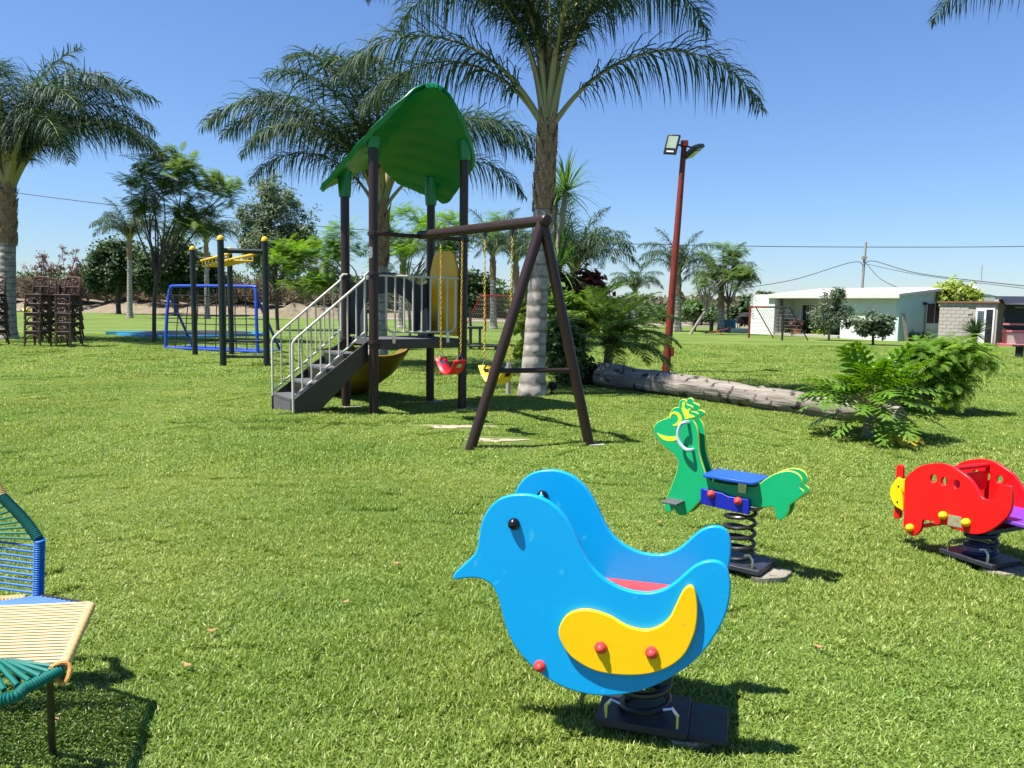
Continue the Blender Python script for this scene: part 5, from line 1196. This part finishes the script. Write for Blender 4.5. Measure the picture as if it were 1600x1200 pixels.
def build_rocks():
    r = random.Random(5); spots = [(140, 487, 1.0, 'grey rock at the lawn edge right of the chair stacks'), (115, 488, .7, 'smaller rock at the lawn edge behind the chair stacks'), (30, 487, .6, 'pale rock at the lawn edge by the left palm')]
    for px, py, s, lab in spots:
        c = G(px, py); mb = MB(); mb.lathe(c, [(.55*s, 0), (.62*s, .15*s), (.5*s, .4*s), (.25*s, .55*s)], 9); mb.v = [tuple(Vector(v)+Vector((r.uniform(-.1, .1), r.uniform(-.1, .1), r.uniform(-.06, .06)))*s) for v in mb.v]
        tag(mb.build('rock', 'rock', None, (c.x, c.y, 0)), lab, 'rock', 'rocks along the lawn edge')
    c = G(40, 487); mb = MB().lathe(c, [(.5, 0), (.55, .15), (.4, .32), (.1, .38)], 10); tag(mb.build('yellow_sack', 'swing_yellow', None, (c.x, c.y, 0)), 'small yellow sack at the lawn edge near the left palm', 'sack')
    # mounds of sandy soil behind the upright tree
    for px, w, h, lab in ((460, 3.2, 1.3, 'mound of orange sandy soil seen through the stair rails'), (505, 2.6, 1.0, 'lower mound of sandy soil behind the stair top'), (690, 3, .8, 'sandy mound seen between the tower balusters')):
        Y = 78; c = Vector((P(px, 480, Y).x, Y, 0)); n, k = 18, 6; vs = []
        for j in range(k+1):
            for i in range(n): a = 2*math.pi*i/n; rr = w*(j/k); z = h*math.cos(j/k*math.pi/2)**1.2*(1+.2*math.sin(3*a+px)); vs.append((c.x+rr*math.cos(a), c.y+rr*.6*math.sin(a), z-.05))
        mb = MB(); mb.add(vs, [(j*n+i, j*n+(i+1) % n, (j+1)*n+(i+1) % n, (j+1)*n+i) for j in range(k) for i in range(n)]); tag(mb.build('soil_mound', 'dirt_bank', None, tuple(c)), lab, 'mound', 'mounds of sandy soil')
build_rocks()
# ================================================================== GOALS, BENCHES, TABLES
def goal(A, B, H, dep, m1, m2, label, swap=False):
    d = (B-A).normalized(); bk = Vector((-d.y, d.x, 0)); t = thing('goal_frame', label, 'goal', tuple((A+B)/2), 'metal goal frames on the lawn')
    MB().tube([A, A+Zv*H], .06, 8).build('post', m1, t); MB().tube([B, B+Zv*H], .055, 8).build('post', m2, t)
    mid = A.lerp(B, .5 if m1 != m2 else 1)
    MB().tube([A+Zv*H, mid+Zv*H], .05, 8).build('crossbar', m1, t)
    if m1 != m2: MB().tube([mid+Zv*H, B+Zv*H], .045, 8).build('crossbar', m2, t)
    mb = MB()
    for p, m in ((A, m1), (B, m2)):
        MB().tube([p+Zv*H, p+bk*.35+Zv*H, p+bk*dep], .035, 6).build('rear_stay', m, t)
    L = (B-A).length
    for k in range(int(L/.22)): p = A+d*(k*.22); mb.tube([p+bk*.35+Zv*(H-.02), p+bk*dep+Zv*.02], .008, 3, cap=False)
    for k in range(9): f = k/9; o = bk*(.35+(dep-.35)*f)+Zv*(H*(1-f)); mb.tube([A+o, B+o], .008, 3, cap=False)
    for p in (A, B):
        for k in range(1, 8): f = k/8; mb.tube([p+Zv*(H*f), p+bk*(dep-(dep-.35)*f)+Zv*(H*f)], .008, 3, cap=False)
    tag(mb.build('net', 'net_grey', t), kind='stuff')
goal(G(758, 519), G(840, 516), 2.15, 1.6, 'goal_red', 'goal_red', 'red goal with grey net seen between the swing chains')
goal(G(1170, 528), G(1222, 532), 1.72, 1.6, 'rust_red', 'black_steel', 'goal half red and half black in front of the white house')
def black_bench():
    Y = 27; A = P(735, 545, Y); t = thing('metal_exercise_bench', 'black metal bench frame behind the right tower post', 'bench', (A.x, Y, 0))
    def bar(p, q, r=.045): MB().tube([p, q], r, 8).build('bar', 'black_steel', t)
    x0, x1, x2 = P(735, 500, Y).x, P(750, 500, Y).x, P(786, 500, Y).x
    v = Vector
    bar(v((x0, Y, 0)), v((x0, Y, P(733, 480, Y).z))); bar(v((x1, Y, 0)), v((x1, Y, P(750, 512, Y).z))); bar(v((x2-.25, Y, 0)), v((x2-.25, Y, P(780, 541, Y).z)), .05)
    MB().box(((x0+x1)/2+.0, Y+.15, P(742, 512, Y).z), (x1-x0+.2, .45, .09)).build('backrest', 'black_steel', t, bevel=.01)
    MB().box(((x0+x2)/2, Y+.15, P(760, 541, Y).z), (x2-x0, .45, .07)).build('seat', 'black_steel', t, bevel=.01)
    bar(v((x0, Y+.4, 0)), v((x0, Y+.4, .9))); bar(v((x2-.25, Y+.4, 0)), v((x2-.25, Y+.4, P(780, 541, Y).z)), .05)
black_bench()
def small_post():
    b = G(794, 616); o = MB().tube([b, P(795, 567, b.y)], .042, 10).build('metal_stub_post', 'pole_grey', None, (b.x, b.y, 0)); tag(o, 'short grey metal post standing behind the yellow swing', 'post'); MASK.append((b.x, b.y, .07))
    b = G(862, 616); t = thing('garden_lantern', 'tiny black ground lamp at the foot of the central palm', 'lamp', (b.x, b.y, 0))
    MB().lathe(b, [(.05, 0), (.05, .03), (.02, .035), (.02, .10)], 10).build('stake', 'mat_black', t); MB().lathe(b+Zv*.10, [(.05, 0), (.085, .03), (.08, .10), (.04, .13)], 10, (.2, -.3, 1)).build('head', 'mat_black', t)
small_post()
def far_stuff():
    Y = 54
    c = Vector((P(1098, 515, Y).x, Y, 0)); t = thing('picnic_table', 'dark wooden table between the leaning trunk and the palm', 'table', tuple(c))
    MB().box((c.x, c.y, .78), (1.5, .8, .07)).build('table_top', 'chair_wood', t)
    for sx in (-.6, .6): MB().box((c.x+sx, c.y, .37), (.12, .6, .75)).build('leg', 'chair_wood', t)
    for sy in (-.7, .7): MB().box((c.x, c.y+sy, .45), (1.5, .25, .05)).build('seat', 'chair_wood', t)
    c = Vector((P(1137, 515, Y).x, Y, 0)); o = MB().lathe(c, [(.5, 0), (.55, .3), (.52, .7), (.45, .85)], 14).build('water_drum', 'teal_pad', None, tuple(c)); tag(o, 'dark teal drum under the background palm', 'drum')
    c = Vector((P(1155, 520, Y-2).x, Y-2, 0)); o = MB().box((c.x, c.y, .14), (1.4, .5, .28)).build('low_block', 'white_wall', None, tuple(c), bevel=.02); tag(o, 'low white block left of the red and black goal', 'block')
    c = Vector((P(1165, 508, Y+2).x, Y+2, 0)); t = thing('barbecue_grill', 'dark covered grill in the shade behind the drum', 'grill', tuple(c)); MB().box((c.x, c.y, .8), (1.3, .7, .5)).build('body', 'mat_black', t, bevel=.05)
    for sx in (-.5, .5):
        for sy in (-.25, .25): MB().tube([(c.x+sx, c.y+sy, 0), (c.x+sx, c.y+sy, .6)], .03, 6).build('leg', 'mat_black', t)
    MB().lathe((c.x, c.y, 1.05), [(.6, 0), (.5, .2), (.2, .3)], 12).build('lid', 'mat_black', t)
    Y = 46; c = Vector((P(1122, 524, Y).x, Y, 0)); t = thing('seesaw', 'thin low metal seesaw on the far lawn left of the goals', 'seesaw', tuple(c))
    MB().tube([(c.x-.8, c.y, .12), (c.x+.8, c.y, .45)], .03, 6).build('beam', 'rust_red', t)
    for s in (-.25, .25): MB().tube([(c.x+s, c.y-.1, 0), (c.x, c.y, .29)], .025, 6).build('leg', 'rust_red', t)
    for s, z in ((-.7, .14), (.7, .43)): MB().box((c.x+s, c.y, z+.05), (.28, .25, .04)).build('seat', 'chair_wood', t)
far_stuff()
# ================================================================== HOUSE
def build_house():
    C0 = G(1402, 533); dS = Vector((-.5, .866, 0)); dT = Vector((.866, .5, 0)); Lh, Dh = 8.6, 9.0; E = 2.42; Rg = 2.86
    t = thing('white_house', 'low white house with shallow gable roof and a porch at right', 'house', tuple(C0))
    W = lambda s, d, z: C0+dS*s+dT*d+Vector((0, 0, z))
    def wall(s0, s1, d0, d1, z0, z1, m, name='wall', bev=0): c = W((s0+s1)/2, (d0+d1)/2, (z0+z1)/2); return MB().box(c, (abs(s1-s0), abs(d1-d0), z1-z0), dS, dT).build(name, m, t, smooth=False)
    wall(0.2, 3.6, 0, .2, 0, E, 'white_wall'); wall(3.62, 8.2, 1.5, 1.7, 0, E, 'white_wall'); wall(3.42, 3.6, .21, 1.7, 0, E, 'white_wall')
    wall(8.2, 10.2, -.3, 3.0, 0, E+.12, 'white_wall', 'side_block')
    # gable side wall (mint)
    mb = MB(); P5 = [(0, 0), (Dh, 0), (Dh, E), (Dh/2, Rg), (0, E)]
    vs = [W(0, d, z) for d, z in P5]+[W(.2, d, z) for d, z in P5]; mb.add(vs, [(4, 3, 2, 1, 0), (5, 6, 7, 8, 9)]+[(i, (i+1) % 5, 5+(i+1) % 5, 5+i) for i in range(5)]); mb.build('side_wall', 'mint_wall', t, smooth=False)
    wall(.2, 8.2, Dh-.2, Dh, 0, E, 'white_wall')
    # roof: two slabs, white
    ov = .45
    for sg in (0, 1):
        d0, d1 = (-ov, Dh/2) if sg == 0 else (Dh+ov, Dh/2); z0 = E+.02-(Rg-E)/(Dh/2)*ov
        q = [W(-.25, d0, z0), W(8.7, d0, z0), W(8.7, d1, Rg+.02), W(-.25, d1, Rg+.02)]; mb = MB(); mb.add(q+[p+Zv*.14 for p in q], [(0, 1, 2, 3), (7, 6, 5, 4), (0, 4, 5, 1), (1, 5, 6, 2), (2, 6, 7, 3), (3, 7, 4, 0)]); mb.build('roof', 'roof_white', t, smooth=False)
    wall(-.26, 8.71, -ov-.03, -ov, E-.12, E+.10, 'roof_white', 'fascia')
    wall(3.7, 8.1, .05, 1.45, E-.10, E-.06, 'dark_trim', 'porch_ceiling')
    MB().box(W(8.0, .1, E/2), (.12, .12, E), dS, dT).build('porch_post', 'dark_trim', t)
    wall(3.6, 8.2, -.2, 1.5, 0, .14, 'concrete', 'porch_step')
    def window(s, z, w, h, d, bars=4, side=False):
        if not side:
            c = W(s, d-.012, z); f = MB().box(c, (w, .05, h), dS, dT).build('window', 'frame_white', t)
            for k in (-1, 1): MB().box(W(s+k*w*.23, d-.04, z), (w*.42, .012, h*.88), dS, dT).build('pane', 'window_glass', f)
            for k in range(bars): MB().box(W(s-w/2+w*(k+.5)/bars, d-.065, z), (.025, .02, h), dS, dT).build('bar', 'frame_white', f)
            MB().box(W(s, d-.08, z-h/2-.05), (w+.2, .16, .08), dS, dT).build('sill', 'white_wall', f)
    window(7.0, 1.42, 1.3, 1.1, 1.5); window(4.7, 1.35, 1.1, 1.2, 1.5)
    # window on the mint wall
    d = 3.15; f = MB().box(W(-.02, d, 1.38), (.05, 1.55, 1.45), dS, dT).build('window', 'frame_white', t)
    for k in (-1, 1): MB().box(W(-.05, d+k*.37, 1.52), (.012, .68, 1.10), dS, dT).build('pane', 'curtain_plum', f)
    for k in range(9): MB().box(W(-.07, d-.72+k*.18, .82), (.02, .03, .30), dS, dT).build('grille_bar', 'frame_white', f)
    MB().tube([W(-.06, 2.3, .3), W(-.06, 2.3, 2.0), W(-.06, 2.15, 2.05)], .04, 6).build('drain_pipe', 'pole_grey', t); MB().box(W(-.12, 2.1, 2.05), (.16, .14, .14), dS, dT).build('wall_lamp', 'mat_black', t)
    # plank leaning
    b = W(-.5, .2, 0); o = MB().box((b+W(-.1, .1, 1.5)+Vector((0, 0, 0)))/2, (.16, .05, 1.5), (b-W(-.1, .1, 1.5)).cross(Vector((0, 1, 0))), (0, 1, 0)); tag(o.build('leaning_plank', 'bark_pale', None, tuple(b)), 'bare wooden plank leaning at the corner of the white house', 'plank')
    # roof tank
    c = W(-.2, 6.3, Rg-.55); tk = thing('water_tank', 'white round water tank rising behind the shed tree', 'water tank', (c.x, c.y, 0)); MB().lathe(c, [(.42, 0), (.46, .1), (.46, .6), (.40, .72), (.2, .8), (.18, .86)], 18).build('tank_body', 'tank_white', tk); MB().tube([c+Vector((.5, 0, .9)), c+Vector((.5, 0, 2.0))], .03, 6).build('pipe', 'pole_grey', tk)
    MB().box((c.x, c.y, (Rg-.4)/2), (1.7, 1.7, Rg-.4)).build('tank_base', 'white_wall', tk)
build_house()
def build_shed():
    A = Vector((22.35, 40.5, 0)); B = Vector((24.1, 38.4, 0)); d = (B-A).normalized(); bk = Vector((-d.y, d.x, 0)); L = (B-A).length; H = 2.08
    t = thing('block_shed', 'small grey concrete block shed with a white framed door', 'shed', tuple((A+B)/2))
    # courses of blocks, each block a part; wall core slightly behind them
    MB().box(A+d*(L/2)+bk*1.3+Zv*(H/2), (L-.04, 2.5, H), d, bk).build('wall_core', 'block_grey', t, smooth=False)
    me = None; bw, bh = .40, .19; doorx0, doorx1 = L-.98, L-.12
    row = 0; z = 0.0
    while z < H-.05:
        x = -.2 if row % 2 else 0
        while x < L-.02:
            x0, x1 = max(0, x), min(L, x+bw)
            if x1-x0 > .06 and not (x1 > doorx0 and x0 < doorx1 and z < 1.86):
                if abs((x1-x0)-bw) < .001 and me is not None:
                    o = bpy.data.objects.new('block', me); COL.objects.link(o); o.parent = t
                else:
                    mm = MB().box((0, 0, 0), (x1-x0-.014, .04, bh-.014), d, bk).mesh('block', 'block_grey', False); o = bpy.data.objects.new('block', mm); COL.objects.link(o); o.parent = t
                    if abs((x1-x0)-bw) < .001: me = mm
                o.location = A+d*((x0+x1)/2)+bk*(.035+random.uniform(-.004, .004))+Zv*(z+bh/2)-ORG[t]
            x += bw
        z += bh; row += 1
    MB().box(A+d*(L/2)+bk*1.3+Zv*(H+.05), (L+.2, 2.8, .08), d, bk).build('roof_slab', 'brick_trim', t, smooth=False)
    cx = (doorx0+doorx1)/2
    f = MB().box(A+d*cx+Zv*.92+bk*.02, (doorx1-doorx0, .06, 1.84), d, bk).build('door_frame', 'frame_white', t, smooth=False)
    MB().box(A+d*(cx+.20)+Zv*.9-bk*.015, (.30, .02, 1.72), d, bk).build('door_opening', 'window_glass', f, smooth=False)
    for k in range(6): MB().box(A+d*(cx-.2)+Zv*(1.15+k*.10)-bk*.02, (.30, .02, .06), d, bk).build('louvre', 'mesh_grey', f, smooth=False)
    # kiosk
    K0 = Vector((24.15, 38.0, 0)); kd = Vector((.93, -.36, 0)).normalized(); kb = Vector((-kd.y, kd.x, 0)); KL = 5.0
    k = thing('canopy_kiosk', 'open kiosk with dark canopy and pink rails at the right edge', 'kiosk', tuple(K0))
    for s in (0.05, 1.9, 3.8): MB().tube([K0+kd*s, K0+kd*s+Zv*2.2], .05, 8).build('post', 'mat_black', k)
    MB().box(K0+kd*(KL/2)+kb*1.4+Zv*.3, (KL, .15, .6), kd, kb).build('low_wall', 'block_grey', k); MB().box(K0+kd*(KL/2)-kb*.02+Zv*.33, (KL-.2, .1, .62), kd, kb).build('low_wall', 'block_grey', k)
    MB().box(K0+kd*(KL/2)-kb*.06+Zv*.72, (KL, .12, .10), kd, kb).build('rail', 'pink_paint', k); MB().box(K0+kd*(KL/2)-kb*.06+Zv*1.06, (KL, .12, .09), kd, kb).build('rail', 'pink_paint', k)
    MB().box(K0+kd*(KL/2)-kb*.2+Zv*.05, (KL+.3, 1.0, .12), kd, kb).build('floor_edge', 'pink_paint', k)
    MB().box(K0+kd*.05-kb*.12+Zv*.42, (.10, .10, .84), kd, kb).build('corner_stub', 'rust_red', k)
    MB().box(K0+kd*(KL/2)+kb*1.3+Zv*1.45, (KL, .03, 1.7), kd, kb).build('mesh_curtain', 'mesh_grey', k)
    MB().box(K0+kd*1.4+kb*1.2+Zv*1.9, (1.4, .04, .10), kd, kb).build('shelf', 'pole_grey', k); 
    N = 10; vs = []
    for i in range(N+1):
        a = i/N; y = -.75+2.6*a; z = 2.02+.42*math.sin(min(1, a*1.6)*math.pi/2)
        for s in (-.1, KL): vs.append(K0+kd*s+kb*y+Zv*z)
    mb = MB(); mb.add(vs, [(2*i, 2*i+1, 2*i+3, 2*i+2) for i in range(N)]); o = mb.build('canopy', 'tarp_navy', k); sm = o.modifiers.new('t', 'SOLIDIFY'); sm.thickness = .04
    MB().tube(smooth_path([K0+kd*.0+Zv*1.5, K0-kb*.35+Zv*1.85, K0-kb*.7+Zv*2.05], 4), .04, 6).build('brace', 'mat_black', k)
    b = G(1592, 560); t2 = thing('black_bench', 'black bench cut by the right edge near the kiosk', 'bench', (b.x+.6, b.y, 0)); MB().box((b.x+.5, b.y, .44), (1.3, .4, .06)).build('seat', 'mat_black', t2); 
    for s in (0, 1): MB().box((b.x+.0+s*1.0, b.y, .21), (.07, .35, .42)).build('leg', 'mat_black', t2)
build_shed()
# ================================================================== POLES AND WIRES
def wires():
    b = P(1345, 450, 62); b.z = 0; top = P(1353, 378, 62); t = thing('utility_pole', 'slim leaning utility pole standing behind the white house roof', 'utility pole', tuple(b)); MB().tube([b, top], [.13, .10], 8).build('pole', 'pole_grey', t); MB().box(P(1350, 403, 62), (.35, .3, .25)).build('insulator', 'pole_grey', t)
    def wire(pts, r, lab, grp='overhead wires'):
        pts = smooth_path(pts, 8); c = pts[0]; o = MB().tube(pts, r, 5).build('overhead_wire', 'wire', None, tuple(c)); tag(o, lab, 'wire', grp)
    wire([P(880, 379, 70), P(1200, 385, 70), P(1500, 386, 70), P(1720, 383, 70)], .035, 'long level wire crossing the sky right of the central palm')
    wire([P(1150, 452, 66), P(1240, 437, 64), P(1330, 410, 62), P(1349, 415, 62)], .03, 'wire sagging down left from the utility pole')
    wire([P(1349, 415, 62), P(1365, 408, 60), P(1440, 428, 54), P(1620, 449, 44)], .03, 'wire running down right from the utility pole')
    wire([P(1352, 412, 62), P(1440, 430, 55), P(1620, 453, 45)], .02, 'lower of two parallel wires right of the utility pole')
    wire([P(1354, 412, 62), P(1375, 435, 58), P(1408, 452, 52)], .025, 'short wire dropping from the pole to the house roof')
    wire([P(-60, 290, 80), P(140, 316, 80), P(330, 337, 80), P(540, 357, 80), P(700, 366, 80)], .04, 'faint wire sloping across the sky at left')
wires()
# dry leaves on the lawn
for i, (px, py) in enumerate(((293, 1039), (331, 985), (852, 968), (1030, 815), (620, 880), (86, 1125), (1280, 1010), (540, 940))):
    c = G(px, py, .045); r = random.Random(i); a = r.uniform(0, 3); L = .028; v = [(math.cos(a)*L, math.sin(a)*L, .006), (-math.sin(a)*L*.5, math.cos(a)*L*.5, 0), (-math.cos(a)*L, -math.sin(a)*L, .008), (math.sin(a)*L*.5, -math.cos(a)*L*.5, .001)]
    mb = MB(); mb.add([Vector(x)+c for x in v], [(0, 1, 2, 3)]); tag(mb.build('fallen_leaf', 'dry_leaf', None, tuple(c)), 'dry brown leaf on the grass, '+['just above the lounge chair shadow', 'up and right of the lounge chair seat', 'behind the bird rider', 'between the bird rider and the frog rider', 'left of the bird rider head', 'under the lounge chair', 'right of the bird rider tail', 'in the open lawn left of the bird'][i], 'leaf', 'dry leaves scattered on the lawn')
# ================================================================== GRASS
def grass():
    src = bpy.data.collections.new('turf_tufts')
    def tuft(name, size, n, h, w, seed, lean=(.6, 1.65)):
        r = np.random.default_rng(seed); p = r.uniform(-size/2, size/2, (n, 2)); az = r.uniform(0, 6.28, n); ln = r.uniform(*lean, n); L = h*r.uniform(.55, 1.25, n)
        d = np.stack([np.cos(az)*np.sin(ln*.6), np.sin(az)*np.sin(ln*.6), np.cos(ln*.6)], 1); d2 = np.stack([np.cos(az)*np.sin(ln), np.sin(az)*np.sin(ln), np.cos(ln)], 1)
        tw = az+1.57+r.normal(0, .5, n); W = np.stack([np.cos(tw), np.sin(tw), r.normal(0, .25, n)], 1)*w*r.uniform(.7, 1.3, n)[:, None]
        b = np.concatenate([p, np.full((n, 1), -.005)], 1); m = b+d*(L*.55)[:, None]; e = m+d2*(L*.55)[:, None]
        V = np.stack([b-W/2, b+W/2, m+W/2, m-W/2, e+W*.06, e-W*.06], 1).reshape(-1, 3); i = np.arange(n)[:, None]*6
        F = np.concatenate([i+np.array([[0, 1, 2, 3]]), i+np.array([[3, 2, 4, 5]])], 0)
        val = np.clip(r.beta(1.7, 2.1, n)+(r.uniform(0, 1, n) < .06)*.4, 0, 1)
        o = bpy.data.objects.new(name, arrmesh(name, V, F, val.repeat(6), 'grass_blade')); src.objects.link(o)
    for i in range(5): tuft('tuft_a%d' % i, .38, 2300, .029, .0050, 100+i)
    for i in range(3): tuft('tuft_b%d' % i, .60, 2100, .032, .0074, 200+i)
    for i in range(3): tuft('tuft_c%d' % i, 1.05, 2000, .048, .015, 300+i)
    r = np.random.default_rng(9); pts = []; rot = []; scl = []; idx = []
    soil = [(c.x, c.y, rx*1.15, ry*1.15) for c, rx, ry in SOIL]
    def zone(y0, y1, step, k0, kn, marg):
        y = y0
        while y < y1:
            xm = y*.69+marg; x = -xm
            while x < xm:
                px, py = x+r.uniform(-.16, .16)*step, y+r.uniform(-.16, .16)*step; ok = True
                for mx, my, mr in MASK:
                    if (px-mx)**2+(py-my)**2 < (mr+step*.2)**2: ok = False; break
                for cx, cy, rx, ry in soil:
                    if ((px-cx)/(rx+.16))**2+((py-cy)/(ry+.20))**2 < 1: ok = False
                if ok and not (y > 36 and x > 15):
                    pts.append((px, py, gz(px, py)+.003)); rot.append((r.normal(0, .04), r.normal(0, .04), r.uniform(0, 6.28))); s = 1+.18*math.sin(px*1.7+.6*py)+.12*math.sin(py*2.3-px)
                    scl.append((1, 1, s*r.uniform(.85, 1.15))); idx.append(k0+r.integers(kn))
                x += step
            y += step
    zone(1.0, 7.0, .26, 0, 5, 3.2); zone(7.1, 15.5, .42, 5, 3, 4.0); zone(15.8, 34, .95, 8, 3, 6.0)
    me = bpy.data.meshes.new('grass'); me.from_pydata(pts, [], [])
    for nm, ty, dat, key in (('rot', 'FLOAT_VECTOR', np.array(rot, dtype=np.float32).ravel(), 'vector'), ('scl', 'FLOAT_VECTOR', np.array(scl, dtype=np.float32).ravel(), 'vector'), ('idx', 'INT', np.array(idx, dtype=np.int32), 'value')):
        a = me.attributes.new(nm, ty, 'POINT'); a.data.foreach_set(key, dat)
    o = bpy.data.objects.new('grass', me); COL.objects.link(o); tag(o, 'short green turf blades covering the lawn', None, None, 'stuff')
    ng = bpy.data.node_groups.new('grass_nodes', 'GeometryNodeTree'); ng.interface.new_socket('Geometry', in_out='INPUT', socket_type='NodeSocketGeometry'); ng.interface.new_socket('Geometry', in_out='OUTPUT', socket_type='NodeSocketGeometry')
    N = ng.nodes; gi = N.new('NodeGroupInput'); go = N.new('NodeGroupOutput'); ci = N.new('GeometryNodeCollectionInfo'); ci.inputs[0].default_value = src; ci.inputs['Separate Children'].default_value = True; ci.inputs['Reset Children'].default_value = True
    ip = N.new('GeometryNodeInstanceOnPoints'); ip.inputs['Pick Instance'].default_value = True
    def attr(nm, ty): a = N.new('GeometryNodeInputNamedAttribute'); a.data_type = ty; a.inputs[0].default_value = nm; return a.outputs[0]
    er = N.new('FunctionNodeEulerToRotation'); ng.links.new(attr('rot', 'FLOAT_VECTOR'), er.inputs[0])
    ng.links.new(gi.outputs[0], ip.inputs['Points']); ng.links.new(ci.outputs[0], ip.inputs['Instance']); ng.links.new(attr('idx', 'INT'), ip.inputs['Instance Index'])
    ng.links.new(er.outputs[0], ip.inputs['Rotation']); ng.links.new(attr('scl', 'FLOAT_VECTOR'), ip.inputs['Scale']); ng.links.new(ip.outputs[0], go.inputs[0])
    md = o.modifiers.new('grass', 'NODES'); md.node_group = ng
    print('grass tufts', len(pts))
grass()
